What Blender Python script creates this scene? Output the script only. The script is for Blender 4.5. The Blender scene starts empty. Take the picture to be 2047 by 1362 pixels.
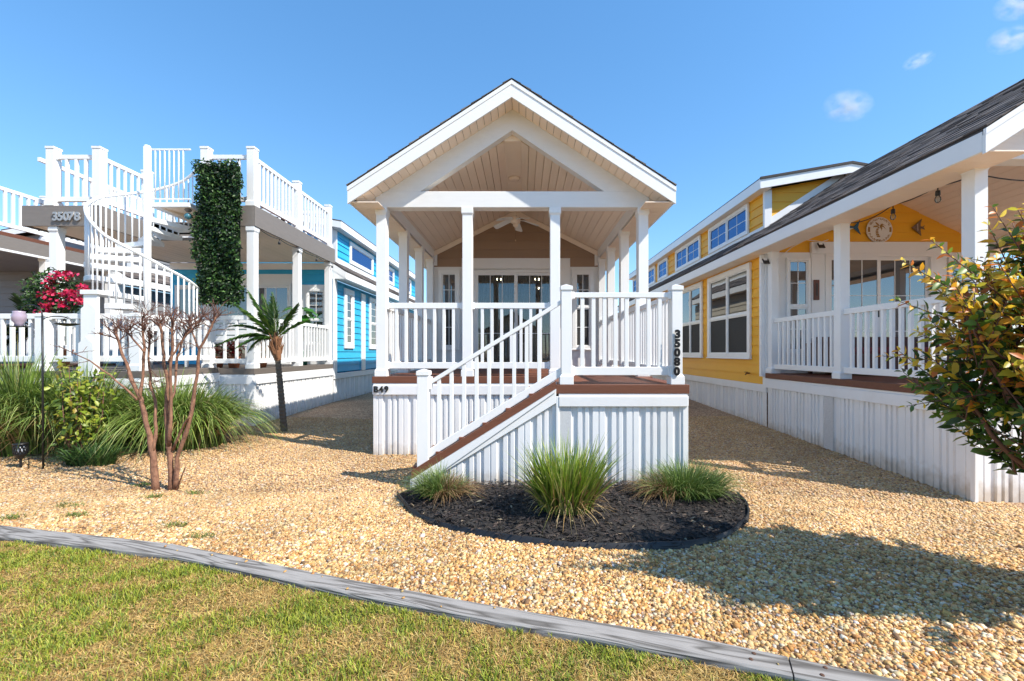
import bpy, bmesh, math, random
import numpy as np
from mathutils import Vector
random.seed(7)
rng = np.random.default_rng(7)
SC = bpy.context.scene
COL = SC.collection

# ---------------------------------------------------------------- camera
cam_d = bpy.data.cameras.new('camera')
cam = bpy.data.objects.new('camera', cam_d)
COL.objects.link(cam)
cam.location = (0, 0, 1.3)
cam.rotation_euler = (math.radians(90), 0, 0)
cam_d.sensor_width = 36.0
cam_d.lens = 36.0 * 880 / 2047
cam_d.shift_x = -0.0105
cam_d.shift_y = 0.0122
cam_d.clip_start = 0.05
cam_d.clip_end = 4000
SC.camera = cam

# ---------------------------------------------------------------- sky and sun
SUN_EL = math.radians(47)
SUN_AZ = math.radians(27)          # sun stands to the right, a little behind the viewer
to_sun = Vector((math.cos(SUN_AZ) * math.cos(SUN_EL), -math.sin(SUN_AZ) * math.cos(SUN_EL), math.sin(SUN_EL)))
world = bpy.data.worlds.new('World')
SC.world = world
world.use_nodes = True
wn = world.node_tree.nodes
wl = world.node_tree.links
wn.clear()
sky = wn.new('ShaderNodeTexSky')
sky.sky_type = 'NISHITA'
sky.sun_disc = False
sky.sun_elevation = SUN_EL
sky.sun_rotation = math.atan2(to_sun.x, to_sun.y)
sky.altitude = 0
sky.air_density = 1.0
sky.dust_density = 0.1
sky.ozone_density = 5.0
bg = wn.new('ShaderNodeBackground')
bg.inputs['Strength'].default_value = 0.15
wo = wn.new('ShaderNodeOutputWorld')
hsv = wn.new('ShaderNodeHueSaturation')
hsv.inputs['Saturation'].default_value = 1.36
hsv.inputs['Value'].default_value = 1.48
gam = wn.new('ShaderNodeGamma')        # evens out the zenith-to-horizon gradient
gam.inputs['Gamma'].default_value = 0.7
wl.new(sky.outputs[0], gam.inputs['Color'])
wl.new(gam.outputs[0], hsv.inputs['Color'])
wl.new(hsv.outputs[0], bg.inputs[0])
wl.new(bg.outputs[0], wo.inputs[0])
sun_d = bpy.data.lights.new('sun', 'SUN')
sun_d.energy = 4.0
sun_d.angle = math.radians(0.53)
sun_d.color = (1.0, 0.94, 0.84)
sun = bpy.data.objects.new('sun', sun_d)
COL.objects.link(sun)
sun.rotation_euler = (-to_sun).to_track_quat('-Z', 'Y').to_euler()
SC.view_settings.view_transform = 'Standard'
SC.view_settings.look = 'None'
SC.view_settings.gamma = 1.0
SC.view_settings.use_curve_mapping = False
SC.view_settings.exposure = 0.85
SC.cycles.max_bounces = 8
SC.cycles.transparent_max_bounces = 12

# ---------------------------------------------------------------- materials
def ramp2(nt, fac, c0, c1):
    mx = nt.nodes.new('ShaderNodeMix')
    mx.data_type = 'RGBA'
    nt.links.new(fac, mx.inputs[0])
    mx.inputs[6].default_value = (*c0, 1)
    mx.inputs[7].default_value = (*c1, 1)
    return mx.outputs[2]

def mat(name, col, rough=0.5, var=0.06, scale=5.0, bump=0.0, bscale=60.0, objvar=0.0, spec=0.5,
        stretch=None, metal=0.0, dirt=None, dscale=1.3, trans=0.0, attr=None, splash=False):
    m = bpy.data.materials.new(name)
    m.use_nodes = True
    nt = m.node_tree
    N, L = nt.nodes, nt.links
    p = N['Principled BSDF']
    p.inputs['Roughness'].default_value = rough
    p.inputs['Specular IOR Level'].default_value = spec
    p.inputs['Metallic'].default_value = metal
    geo = N.new('ShaderNodeNewGeometry')
    vec = geo.outputs['Position']
    if stretch:
        mp = N.new('ShaderNodeMapping')
        mp.inputs['Scale'].default_value = stretch
        L.new(vec, mp.inputs[0])
        vec = mp.outputs[0]
    nz = N.new('ShaderNodeTexNoise')
    nz.inputs['Scale'].default_value = scale
    nz.inputs['Detail'].default_value = 6
    nz.inputs['Roughness'].default_value = 0.65
    L.new(vec, nz.inputs['Vector'])
    if attr:
        at = N.new('ShaderNodeAttribute')
        at.attribute_name = attr
        hs = N.new('ShaderNodeHueSaturation')
        mr0 = N.new('ShaderNodeMapRange')
        mr0.inputs[3].default_value = 1 - var
        mr0.inputs[4].default_value = 1 + var
        L.new(nz.outputs[0], mr0.inputs[0])
        L.new(mr0.outputs[0], hs.inputs['Value'])
        L.new(at.outputs['Color'], hs.inputs['Color'])
        out = hs.outputs[0]
    else:
        lo = tuple(max(0, c * (1 - var * 1.6)) for c in col)
        hi = tuple(min(1, c * (1 + var * 1.6)) for c in col)
        out = ramp2(nt, nz.outputs[0], lo, hi)
    if dirt:
        dz = N.new('ShaderNodeTexNoise')
        dz.inputs['Scale'].default_value = dscale
        dz.inputs['Detail'].default_value = 8
        dz.inputs['Roughness'].default_value = 0.7
        L.new(geo.outputs['Position'], dz.inputs['Vector'])
        mr = N.new('ShaderNodeMapRange')
        mr.inputs[1].default_value = 0.5
        mr.inputs[2].default_value = 0.8
        mr.inputs[4].default_value = dirt[3]
        L.new(dz.outputs[0], mr.inputs[0])
        mx = N.new('ShaderNodeMix')
        mx.data_type = 'RGBA'
        L.new(mr.outputs[0], mx.inputs[0])
        L.new(out, mx.inputs[6])
        mx.inputs[7].default_value = (*dirt[:3], 1)
        out = mx.outputs[2]
    if splash:                      # mud splashed up from the gravel
        sxyz = N.new('ShaderNodeSeparateXYZ')
        L.new(geo.outputs['Position'], sxyz.inputs[0])
        zn = N.new('ShaderNodeTexNoise')
        zn.inputs['Scale'].default_value = 11
        zn.inputs['Detail'].default_value = 6
        L.new(geo.outputs['Position'], zn.inputs['Vector'])
        ma = N.new('ShaderNodeMath'); ma.operation = 'MULTIPLY_ADD'
        ma.inputs[1].default_value = -.32; 
        L.new(zn.outputs[0], ma.inputs[0]); L.new(sxyz.outputs[2], ma.inputs[2])
        mr = N.new('ShaderNodeMapRange')
        mr.inputs[1].default_value = .02; mr.inputs[2].default_value = -.16; mr.inputs[3].default_value = 0; mr.inputs[4].default_value = .6
        L.new(ma.outputs[0], mr.inputs[0])
        mx = N.new('ShaderNodeMix'); mx.data_type = 'RGBA'
        L.new(mr.outputs[0], mx.inputs[0]); L.new(out, mx.inputs[6])
        mx.inputs[7].default_value = (.42, .33, .22, 1)
        out = mx.outputs[2]
    if objvar:
        oi = N.new('ShaderNodeObjectInfo')
        hs = N.new('ShaderNodeHueSaturation')
        mr = N.new('ShaderNodeMapRange')
        mr.inputs[3].default_value = 1 - objvar
        mr.inputs[4].default_value = 1 + objvar
        L.new(oi.outputs['Random'], mr.inputs[0])
        L.new(mr.outputs[0], hs.inputs['Value'])
        L.new(out, hs.inputs['Color'])
        out = hs.outputs[0]
    L.new(out, p.inputs['Base Color'])
    if bump:
        bz = N.new('ShaderNodeTexNoise')
        bz.inputs['Scale'].default_value = bscale
        bz.inputs['Detail'].default_value = 4
        L.new(vec, bz.inputs['Vector'])
        bp = N.new('ShaderNodeBump')
        bp.inputs['Strength'].default_value = bump
        bp.inputs['Distance'].default_value = 0.01
        L.new(bz.outputs[0], bp.inputs['Height'])
        L.new(bp.outputs[0], p.inputs['Normal'])
    if trans:
        tr = N.new('ShaderNodeBsdfTranslucent')
        L.new(out, tr.inputs['Color'])
        ms = N.new('ShaderNodeMixShader')
        ms.inputs[0].default_value = trans
        L.new(p.outputs[0], ms.inputs[1])
        L.new(tr.outputs[0], ms.inputs[2])
        L.new(ms.outputs[0], N['Material Output'].inputs[0])
    return m

def glass(name, tint=(0.02, 0.025, 0.03), clear=False, ior=1.9, refl=(0.92, 0.95, 0.97)):
    m = bpy.data.materials.new(name)
    m.use_nodes = True
    nt = m.node_tree
    N, L = nt.nodes, nt.links
    N.remove(N['Principled BSDF'])
    fr = N.new('ShaderNodeFresnel')
    fr.inputs[0].default_value = ior
    gl = N.new('ShaderNodeBsdfGlossy')
    gl.inputs['Roughness'].default_value = 0.015
    gl.inputs['Color'].default_value = (*refl, 1)
    geo = N.new('ShaderNodeNewGeometry')
    nz = N.new('ShaderNodeTexNoise')
    nz.inputs['Scale'].default_value = 2.5
    bp = N.new('ShaderNodeBump')
    bp.inputs['Strength'].default_value = 0.03
    bp.inputs['Distance'].default_value = 0.02
    L.new(geo.outputs['Position'], nz.inputs['Vector'])
    L.new(nz.outputs[0], bp.inputs['Height'])
    L.new(bp.outputs[0], gl.inputs['Normal'])
    if clear:
        df = N.new('ShaderNodeBsdfTransparent')
        df.inputs[0].default_value = (0.82, 0.88, 0.9, 1)
    else:
        df = N.new('ShaderNodeBsdfDiffuse')
        df.inputs[0].default_value = (*tint, 1)
    ms = N.new('ShaderNodeMixShader')
    L.new(fr.outputs[0], ms.inputs[0])
    L.new(df.outputs[0], ms.inputs[1])
    L.new(gl.outputs[0], ms.inputs[2])
    L.new(ms.outputs[0], N['Material Output'].inputs[0])
    return m

def emit(name, col, s):
    m = bpy.data.materials.new(name)
    m.use_nodes = True
    p = m.node_tree.nodes['Principled BSDF']
    p.inputs['Base Color'].default_value = (*col, 1)
    p.inputs['Emission Color'].default_value = (*col, 1)
    p.inputs['Emission Strength'].default_value = s
    return m

WHITE = mat('white_vinyl', (0.83, 0.83, 0.82), 0.38, 0.02, 3, 0.05, 90, dirt=(0.66, 0.63, 0.58, 0.22))
WOODWHITE = mat('white_painted_wood', (0.80, 0.79, 0.77), 0.55, 0.04, 4, 0.25, 45, stretch=(1, 1, 6), dirt=(0.62, 0.58, 0.52, 0.35))
SKIRTM = mat('white_vinyl_skirt', (0.81, 0.81, 0.81), 0.42, 0.025, 2, 0.06, 60, objvar=0.03, dirt=(0.62, 0.57, 0.5, 0.28), dscale=2.2, splash=True)
CREAM = mat('cream_soffit_vinyl', (0.90, 0.75, 0.61), 0.5, 0.03, 3, 0.05, 70, objvar=0.035)
GREYFASC = mat('grey_fascia_board', (0.20, 0.175, 0.155), 0.6, 0.10, 6, 0.2, 60, stretch=(1, 1, 5))
YELLOW = mat('yellow_siding_paint', (0.84, 0.42, 0.02), 0.5, 0.05, 3, 0.18, 90, objvar=0.045, stretch=(1, 1, 4))
BLUE = mat('blue_siding_paint', (0.028, 0.42, 0.70), 0.5, 0.05, 3, 0.18, 90, objvar=0.045, stretch=(1, 1, 4))
BEIGE = mat('beige_siding_paint', (0.52, 0.47, 0.37), 0.5, 0.05, 3, 0.18, 90, objvar=0.04, stretch=(1, 1, 4))
BROWN = mat('brown_siding_paint', (0.33, 0.215, 0.14), 0.55, 0.05, 3, 0.18, 90, objvar=0.05, stretch=(1, 1, 4))
GREYS = mat('grey_siding_paint', (0.24, 0.24, 0.25), 0.55, 0.05, 3, 0.18, 90, objvar=0.05, stretch=(1, 1, 4))
DECKM = mat('brown_composite_decking', (0.17, 0.06, 0.03), 0.55, 0.14, 8, 0.3, 50, objvar=0.12, stretch=(0.3, 3, 3))
DECKG = mat('grey_brown_decking', (0.15, 0.125, 0.105), 0.6, 0.12, 8, 0.3, 50, objvar=0.1, stretch=(0.3, 3, 3))
SHING = mat('asphalt_shingle', (0.07, 0.06, 0.056), 0.9, 0.35, 22, 0.8, 260, objvar=0.14)
SHINGT = mat('asphalt_shingle_tab', (0.1, 0.085, 0.08), 0.9, 0.3, 22, 0.8, 260, attr='Col')
BLACKM = mat('black_metal', (0.012, 0.012, 0.013), 0.4, 0.1, 20)
NUMM = mat('black_number_plastic', (0.012, 0.012, 0.014), 0.32, 0.1, 20)
SILVER = mat('brushed_nickel_number', (0.42, 0.41, 0.40), 0.35, 0.08, 30, metal=0.35)
EDGEP = mat('black_plastic_edging', (0.015, 0.015, 0.016), 0.45, 0.2, 9, 0.2, 30)
BULBG = glass('bulb_glass', (0.5, 0.47, 0.42), clear=True, ior=1.5)
PANE = glass('window_glass', (0.016, 0.02, 0.026), ior=2.6)
PANEB = glass('sky_blue_glass', (0.01, 0.03, 0.09), ior=2.6, refl=(0.36, 0.58, 0.98))  # blue of the reflected sky is put into the tint and reflection colour
PANEC = glass('door_glass', clear=True, ior=1.75)
SCREEN = mat('dark_window_screen', (0.035, 0.035, 0.034), 0.75, 0.15, 30)
BLIND = mat('vertical_blind', (0.24, 0.17, 0.12), 0.6, 0.05, 3, objvar=0.12)
ROOM = mat('room_wall', (0.4, 0.34, 0.27), 0.8, 0.05, 2)
LEAFM = mat('leaf', (0.1, 0.2, 0.05), 0.42, 0.2, 40, trans=0.42, attr='Col')
BLADEM = mat('grass_blade', (0.1, 0.2, 0.05), 0.5, 0.2, 25, trans=0.25, attr='Col')
LAWNM = mat('lawn_blade', (0.1, 0.2, 0.05), 0.6, 0.2, 25, trans=0.15, attr='Col')
PETALM = mat('flower_petal', (0.6, 0.02, 0.12), 0.5, 0.15, 30, trans=0.3, attr='Col')
STONEM = mat('gravel_stone', (0.6, 0.45, 0.25), 0.75, 0.18, 60, attr='Col')
CHIPM = mat('mulch_chip', (0.03, 0.025, 0.022), 0.85, 0.3, 60, attr='Col')
BARK = mat('peeling_bark', (0.25, 0.125, 0.075), 0.85, 0.6, 34, 0.9, 60, stretch=(1, 1, 0.3), dirt=(0.085, 0.032, 0.02, 1.6), dscale=16)
BARKD = mat('young_bark', (0.13, 0.06, 0.04), 0.75, 0.3, 30, 0.4, 60)
PALMB = mat('palm_trunk', (0.14, 0.11, 0.08), 0.9, 0.35, 40, 0.8, 60)
PALMF = mat('palm_fibre', (0.22, 0.10, 0.045), 0.85, 0.4, 40, 0.8, 50)
TERRA = mat('terracotta', (0.42, 0.15, 0.07), 0.7, 0.1, 12)
TIMBER = None

# ---------------------------------------------------------------- object helpers
WLOC = {}
def link(o, parent, w):
    w = Vector(w)
    COL.objects.link(o)
    if parent is not None:
        o.parent = parent
        o.location = w - WLOC[parent.name]
    else:
        o.location = w
    WLOC[o.name] = w
    return o

def tag(o, label, cat, group=None, kind=None):
    if label: o['label'] = label
    if cat: o['category'] = cat
    if group: o['group'] = group
    if kind: o['kind'] = kind
    return o

def thing(name, label, cat, loc, group=None):
    o = bpy.data.objects.new(name, None)
    o.empty_display_size = 0.2
    link(o, None, loc)
    return tag(o, label, cat, group)

class MB:
    def __init__(s):
        s.v, s.f = [], []
    def add(s, vs, fs):
        k = len(s.v)
        s.v += [tuple(v) for v in vs]
        s.f += [tuple(i + k for i in f) for f in fs]
        return s
    def box(s, x0, x1, y0, y1, z0, z1):
        vs = [(x0, y0, z0), (x1, y0, z0), (x1, y1, z0), (x0, y1, z0), (x0, y0, z1), (x1, y0, z1), (x1, y1, z1), (x0, y1, z1)]
        return s.add(vs, [(0, 3, 2, 1), (4, 5, 6, 7), (0, 1, 5, 4), (1, 2, 6, 5), (2, 3, 7, 6), (3, 0, 4, 7)])
    def prism_y(s, pts, y0, y1):           # pts (x,z)
        n = len(pts)
        vs = [(x, y0, z) for x, z in pts] + [(x, y1, z) for x, z in pts]
        fs = [tuple(range(n)), tuple(range(2 * n - 1, n - 1, -1))]
        fs += [(i, (i + n), (i + 1) % n + n, (i + 1) % n) for i in range(n)]
        return s.add(vs, fs)
    def prism_x(s, pts, x0, x1):           # pts (y,z)
        n = len(pts)
        vs = [(x0, y, z) for y, z in pts] + [(x1, y, z) for y, z in pts]
        fs = [tuple(range(n - 1, -1, -1)), tuple(range(n, 2 * n))]
        fs += [(i, (i + 1) % n, (i + 1) % n + n, i + n) for i in range(n)]
        return s.add(vs, fs)
    def prism_z(s, pts, z0, z1):           # pts (x,y)
        n = len(pts)
        vs = [(x, y, z0) for x, y in pts] + [(x, y, z1) for x, y in pts]
        fs = [tuple(range(n - 1, -1, -1)), tuple(range(n, 2 * n))]
        fs += [(i, (i + 1) % n, (i + 1) % n + n, i + n) for i in range(n)]
        return s.add(vs, fs)
    def tube(s, pts, rad, n=8, cap=True):
        pts = [Vector(p) for p in pts]
        if not hasattr(rad, '__len__'): rad = [rad] * len(pts)
        rings = []
        ref = None
        for i, p in enumerate(pts):
            d = (pts[min(i + 1, len(pts) - 1)] - pts[max(i - 1, 0)])
            if d.length < 1e-9: d = Vector((0, 0, 1))
            d.normalize()
            if ref is None:
                ref = d.orthogonal().normalized()
            ref = (ref - d * ref.dot(d))
            if ref.length < 1e-6: ref = d.orthogonal()
            ref.normalize()
            b = d.cross(ref)
            rings.append([p + (ref * math.cos(2 * math.pi * k / n) + b * math.sin(2 * math.pi * k / n)) * rad[i] for k in range(n)])
        vs = [v for r in rings for v in r]
        fs = []
        for i in range(len(pts) - 1):
            for k in range(n):
                fs.append((i * n + k, i * n + (k + 1) % n, (i + 1) * n + (k + 1) % n, (i + 1) * n + k))
        if cap:
            fs.append(tuple(range(n - 1, -1, -1)))
            m = (len(pts) - 1) * n
            fs.append(tuple(range(m, m + n)))
        return s.add(vs, fs)
    def lathe(s, prof, c, n=20):            # prof (r,z) around vertical axis at c
        vs, fs = [], []
        for r, z in prof:
            for k in range(n):
                a = 2 * math.pi * k / n
                vs.append((c[0] + r * math.cos(a), c[1] + r * math.sin(a), c[2] + z))
        for i in range(len(prof) - 1):
            for k in range(n):
                fs.append((i * n + k, i * n + (k + 1) % n, (i + 1) * n + (k + 1) % n, (i + 1) * n + k))
        fs.append(tuple(range(n - 1, -1, -1)))
        m = (len(prof) - 1) * n
        fs.append(tuple(range(m, m + n)))
        return s.add(vs, fs)
    def mesh(s, name, m, smooth=False, bev=0.0, org=(0, 0, 0)):
        me = bpy.data.meshes.new(name)
        o = Vector(org)
        me.from_pydata([tuple(Vector(v) - o) for v in s.v], [], s.f)
        if bev:
            bm = bmesh.new()
            bm.from_mesh(me)
            bmesh.ops.recalc_face_normals(bm, faces=bm.faces)
            bmesh.ops.bevel(bm, geom=list(bm.edges), offset=bev, segments=1, affect='EDGES', clamp_overlap=True)
            bm.to_mesh(me)
            bm.free()
        me.materials.append(m)
        if smooth:
            for p in me.polygons: p.use_smooth = True
        me.update()
        return me
    def build(s, name, m, parent=None, smooth=False, bev=0.0, org=None):
        if org is None:
            a = np.array(s.v)
            org = ((a[:, 0].min() + a[:, 0].max()) / 2, (a[:, 1].min() + a[:, 1].max()) / 2, a[:, 2].min())
        me = s.mesh(name, m, smooth, bev, org)
        return link(bpy.data.objects.new(name, me), parent, org)

CACHE = {}
def B(name, m, parent, x0, x1, y0, y1, z0, z1, bev=0.003):
    dx, dy, dz = round(x1 - x0, 4), round(y1 - y0, 4), round(z1 - z0, 4)
    key = ('B', dx, dy, dz, m.name, bev)
    if key not in CACHE:
        b = min(bev, dx * .3, dy * .3, dz * .3)
        CACHE[key] = MB().box(-dx / 2, dx / 2, -dy / 2, dy / 2, 0, dz).mesh(name, m, bev=b)
    return link(bpy.data.objects.new(name, CACHE[key]), parent, ((x0 + x1) / 2, (y0 + y1) / 2, z0))

def inst(name, key, make, parent, w):
    if key not in CACHE:
        CACHE[key] = make()
    return link(bpy.data.objects.new(name, CACHE[key]), parent, w)

def bnd(o, plane, u0, u1, z0, z1, d0, d1):
    if o == 'Y-': return (u0, u1, plane - d1, plane - d0, z0, z1)
    if o == 'X+': return (plane + d0, plane + d1, u0, u1, z0, z1)
    return (plane - d1, plane - d0, u0, u1, z0, z1)

def np_mesh(name, verts, faces, m, parent=None, cols=None, smooth=False, org=None):
    """verts (N,3), faces (F,k) int arrays, cols (N,3) per vertex"""
    verts = np.asarray(verts, dtype=np.float64)
    if org is None:
        org = (float(verts[:, 0].mean()), float(verts[:, 1].mean()), float(verts[:, 2].min()))
    verts = (verts - np.array(org)).astype(np.float32)
    faces = np.asarray(faces, dtype=np.int32)
    me = bpy.data.meshes.new(name)
    me.vertices.add(len(verts))
    me.vertices.foreach_set('co', verts.ravel())
    k = faces.shape[1]
    me.loops.add(faces.size)
    me.loops.foreach_set('vertex_index', faces.ravel())
    me.polygons.add(len(faces))
    me.polygons.foreach_set('loop_start', np.arange(0, faces.size, k, dtype=np.int32))
    me.polygons.foreach_set('loop_total', np.full(len(faces), k, dtype=np.int32))
    if smooth:
        me.polygons.foreach_set('use_smooth', np.ones(len(faces), dtype=bool))
    me.update(calc_edges=True)
    me.validate()
    if cols is not None:
        ca = me.color_attributes.new('Col', 'FLOAT_COLOR', 'POINT')
        c4 = np.ones((len(verts), 4), dtype=np.float32)
        c4[:, :3] = np.clip(cols, 0, 1)
        ca.data.foreach_set('color', c4.ravel())
    me.materials.append(m)
    return link(bpy.data.objects.new(name, me), parent, org)

# ---------------------------------------------------------------- foliage generators
def blades(name, m, parent, base, dirs, reach, h, droop, width, segs, c0, c1, power=1.5):
    """arching strips; c0/c1 root and tip colours (N,3)"""
    n = len(base)
    t = np.linspace(0, 1, segs + 1)
    P = base[:, None, :] + np.zeros((n, segs + 1, 3))
    r = reach[:, None] * t[None] ** power
    P[:, :, 0] += dirs[:, 0:1] * r
    P[:, :, 1] += dirs[:, 1:2] * r
    P[:, :, 2] += h[:, None] * t[None] - droop[:, None] * t[None] ** 2.6
    ang = np.arctan2(dirs[:, 1], dirs[:, 0]) + np.pi / 2 + rng.normal(0, .6, n)
    sv = np.stack([np.cos(ang), np.sin(ang), rng.normal(0, .15, n)], 1)
    w = width[:, None] * (1 - t[None] ** 2.2) * 0.5 + 0.0003
    A = P + sv[:, None, :] * w[:, :, None]
    Bv = P - sv[:, None, :] * w[:, :, None]
    V = np.stack([A, Bv], 2).reshape(n, -1, 3)
    k = 2 * (segs + 1)
    f = np.array([[2 * i, 2 * i + 1, 2 * i + 3, 2 * i + 2] for i in range(segs)])
    F = (f[None] + (np.arange(n) * k)[:, None, None]).reshape(-1, 4)
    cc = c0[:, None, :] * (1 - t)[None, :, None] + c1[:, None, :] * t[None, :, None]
    C = np.repeat(cc, 2, axis=1).reshape(-1, 3)
    return np_mesh(name, V.reshape(-1, 3), F, m, parent, C)

def leaves(name, m, parent, pos, d, up, length, width, cols, fold=0.25, droop=0.15, fine=True, org=None):
    """folded leaves at pos along d with face normal near up"""
    n = len(pos)
    d = d / (np.linalg.norm(d, axis=1, keepdims=True) + 1e-9)
    s = np.cross(d, up)
    s /= (np.linalg.norm(s, axis=1, keepdims=True) + 1e-9)
    u = np.cross(s, d)
    if fine:
        prof = [(0, 0, 0), (.28, .8, .5), (.62, .85, .5), (1, 0, 0)]
        L = length[:, None]
        W = width[:, None] * .5
        v = [pos]
        for tt, ww, zz in prof[1:3]:
            mid = pos + d * L * tt - u * L * droop * tt * tt
            v.append(mid)
            v.append(mid + s * W * ww + u * W * fold)
            v.append(mid - s * W * ww + u * W * fold)
        v.append(pos + d * L - u * L * droop)
        V = np.stack(v, 1)          # 0 base,1 m1,2 l1,3 r1,4 m2,5 l2,6 r2,7 tip
        f = np.array([[0, 1, 2], [0, 3, 1], [1, 4, 5], [1, 5, 2], [1, 3, 6], [1, 6, 4], [4, 7, 5], [4, 6, 7]])
        k = 8
    else:
        L = length[:, None]
        W = width[:, None] * .5
        mid = pos + d * L * .5
        V = np.stack([pos, mid + s * W + u * W * fold, pos + d * L - u * L * droop, mid - s * W + u * W * fold], 1)
        f = np.array([[0, 2, 1], [0, 3, 2]])
        k = 4
    F = (f[None] + (np.arange(n) * k)[:, None, None]).reshape(-1, 3)
    C = np.repeat(cols, k, axis=0)
    return np_mesh(name, V.reshape(-1, 3), F, m, parent, C, org=org)

def rand_unit(n):
    v = rng.normal(0, 1, (n, 3))
    return v / np.linalg.norm(v, axis=1, keepdims=True)

def pal(n, cols, w):
    c = np.array(cols)
    i = rng.choice(len(c), n, p=np.array(w) / sum(w))
    return c[i] * rng.uniform(.8, 1.2, (n, 1)) * rng.uniform(.93, 1.07, (n, 3))

# ================================================================= GROUND
def sstep(a, b, x):
    t = np.clip((np.asarray(x, float) - a) / (b - a), 0, 1)
    return t * t * (3 - 2 * t)

def gz(x, y):
    x = np.asarray(x, float); y = np.asarray(y, float)
    tr = sstep(1.7, 3.3, x) * np.clip(0.032 * (y - 6.2), -0.1, 0.2) * sstep(2.2, 3.8, y)
    tl = sstep(-2.6, -4.2, x) * np.clip(0.02 * (y - 5.6), 0, 0.1)
    tc = sstep(7, 12, y) * 0.05 * (1 - sstep(1.7, 3.3, x)) * (1 - sstep(-2.6, -4.2, x))
    return tr + tl + tc

K = 0.962
FAR = np.array([(-9.5, 4.45), (-6.5, 3.85), (-3.95, 3.326), (-2.37, 3.0), (-.99, 2.53), (-.115, 2.256), (.81, 2.01), (1.347, 1.81), (2.4, 1.42), (4.5, 0.62)]) * K
NEAR = np.array([(-9.3, 4.25), (-6.3, 3.65), (-3.75, 3.135), (-2.225, 2.818), (-.93, 2.378), (.012, 2.095), (.76, 1.888), (1.18, 1.744), (2.3, 1.3), (4.4, 0.48)]) * K
def edge_far(x): return np.interp(x, FAR[:, 0], FAR[:, 1])
def edge_near(x): return np.interp(x, NEAR[:, 0], NEAR[:, 1])
BED = np.array([(-1.02, 4.24), (-1.13, 4.0), (-.96, 3.64), (-.70, 3.32), (-.156, 3.05), (.2, 2.965), (.514, 2.918), (1.01, 2.905), (1.32, 3.02), (1.67, 3.30), (1.87, 3.62), (1.95, 4.0), (1.80, 4.24)])
def in_poly(x, y, P):
    c = np.zeros(len(x), bool)
    j = len(P) - 1
    for i in range(len(P)):
        xi, yi = P[i]; xj, yj = P[j]
        c ^= ((yi > y) != (yj > y)) & (x < (xj - xi) * (y - yi) / (yj - yi + 1e-12) + xi)
        j = i
    return c

# ground sheet to the horizon
gm = bpy.data.materials.new('gravel_ground')
gm.use_nodes = True
nt = gm.node_tree
N, L = nt.nodes, nt.links
p = N['Principled BSDF']
p.inputs['Roughness'].default_value = 0.85
geo = N.new('ShaderNodeNewGeometry')
vo = N.new('ShaderNodeTexVoronoi')
vo.inputs['Scale'].default_value = 46
L.new(geo.outputs['Position'], vo.inputs['Vector'])
cr = N.new('ShaderNodeValToRGB')  # ramp darkened to put shade into the gaps between stones
els = cr.color_ramp.elements
els[0].position = 0.0; els[0].color = (0.11, 0.062, 0.028, 1)
els[1].position = 1.0; els[1].color = (0.60, 0.47, 0.30, 1)
for pos, c in ((.25, (0.30, 0.155, 0.075, 1)), (.5, (0.44, 0.265, 0.145, 1)), (.75, (0.52, 0.335, 0.195, 1))):
    e = els.new(pos); e.color = c
sx = N.new('ShaderNodeSeparateColor')
L.new(vo.outputs['Color'], sx.inputs[0])
L.new(sx.outputs[0], cr.inputs[0])
nz = N.new('ShaderNodeTexNoise')
nz.inputs['Scale'].default_value = 0.9
nz.inputs['Detail'].default_value = 7
L.new(geo.outputs['Position'], nz.inputs['Vector'])
mr = N.new('ShaderNodeMapRange')
mr.inputs[1].default_value = .3; mr.inputs[2].default_value = .7
mr.inputs[3].default_value = .78; mr.inputs[4].default_value = 1.12
L.new(nz.outputs[0], mr.inputs[0])
hs = N.new('ShaderNodeHueSaturation')
L.new(cr.outputs[0], hs.inputs['Color'])
L.new(mr.outputs[0], hs.inputs['Value'])
L.new(hs.outputs[0], p.inputs['Base Color'])
bp = N.new('ShaderNodeBump')
bp.inputs['Strength'].default_value = 0.9
bp.inputs['Distance'].default_value = 0.012
bp.invert = True
L.new(vo.outputs['Distance'], bp.inputs['Height'])
L.new(bp.outputs[0], p.inputs['Normal'])

xs = np.array([-900, -300, -90, -40, -22] + list(np.arange(-14, 14.01, .35)) + [22, 40, 90, 300, 900])
ys = np.array([-900, -300, -90, -30, -10] + list(np.arange(-2, 20.01, .35)) + [30, 60, 150, 400, 1500])
X, Y = np.meshgrid(xs, ys)
Z = gz(X, Y)
V = np.stack([X.ravel(), Y.ravel(), Z.ravel()], 1)
nx = len(xs)
F = []
for j in range(len(ys) - 1):
    i = np.arange(nx - 1) + j * nx
    F.append(np.stack([i, i + 1, i + 1 + nx, i + nx], 1))
g = np_mesh('ground', V, np.concatenate(F), gm, smooth=True, org=(0, 0, 0))
tag(g, 'tan gravel ground between the cottages', None, kind='structure')

# lawn sheet in front of the timber edging
lm = mat('lawn_soil', (0.27, 0.19, 0.06), 0.9, 0.35, 14, 0.6, 80, dirt=(0.10, 0.13, 0.03, 0.8), dscale=3)
xl = np.arange(-9, 4.31, .3)
V = []
for x in xl:
    yt = edge_near(x) + .03
    for yy in np.linspace(yt, -9, 10): V.append((x, yy, .014))
V = np.array(V)
F = []
for i in range(len(xl) - 1):
    for j in range(9):
        a = i * 10 + j
        F.append((a, a + 1, a + 11, a + 10))
lawn = np_mesh('lawn', V, np.array(F), lm, org=(0, 0, 0))
tag(lawn, 'patchy green and straw coloured lawn in the foreground', None, kind='structure')

def smooth_noise(x, y, seed, f):
    r = np.random.default_rng(seed)
    out = np.zeros_like(x)
    for k in range(26):
        a = r.uniform(0, 6.28); ff = f * r.uniform(.6, 2.4); ph = r.uniform(0, 6.28)
        out += np.sin((x * np.cos(a) + y * np.sin(a)) * ff + ph)
    return out / 5.2

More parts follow.
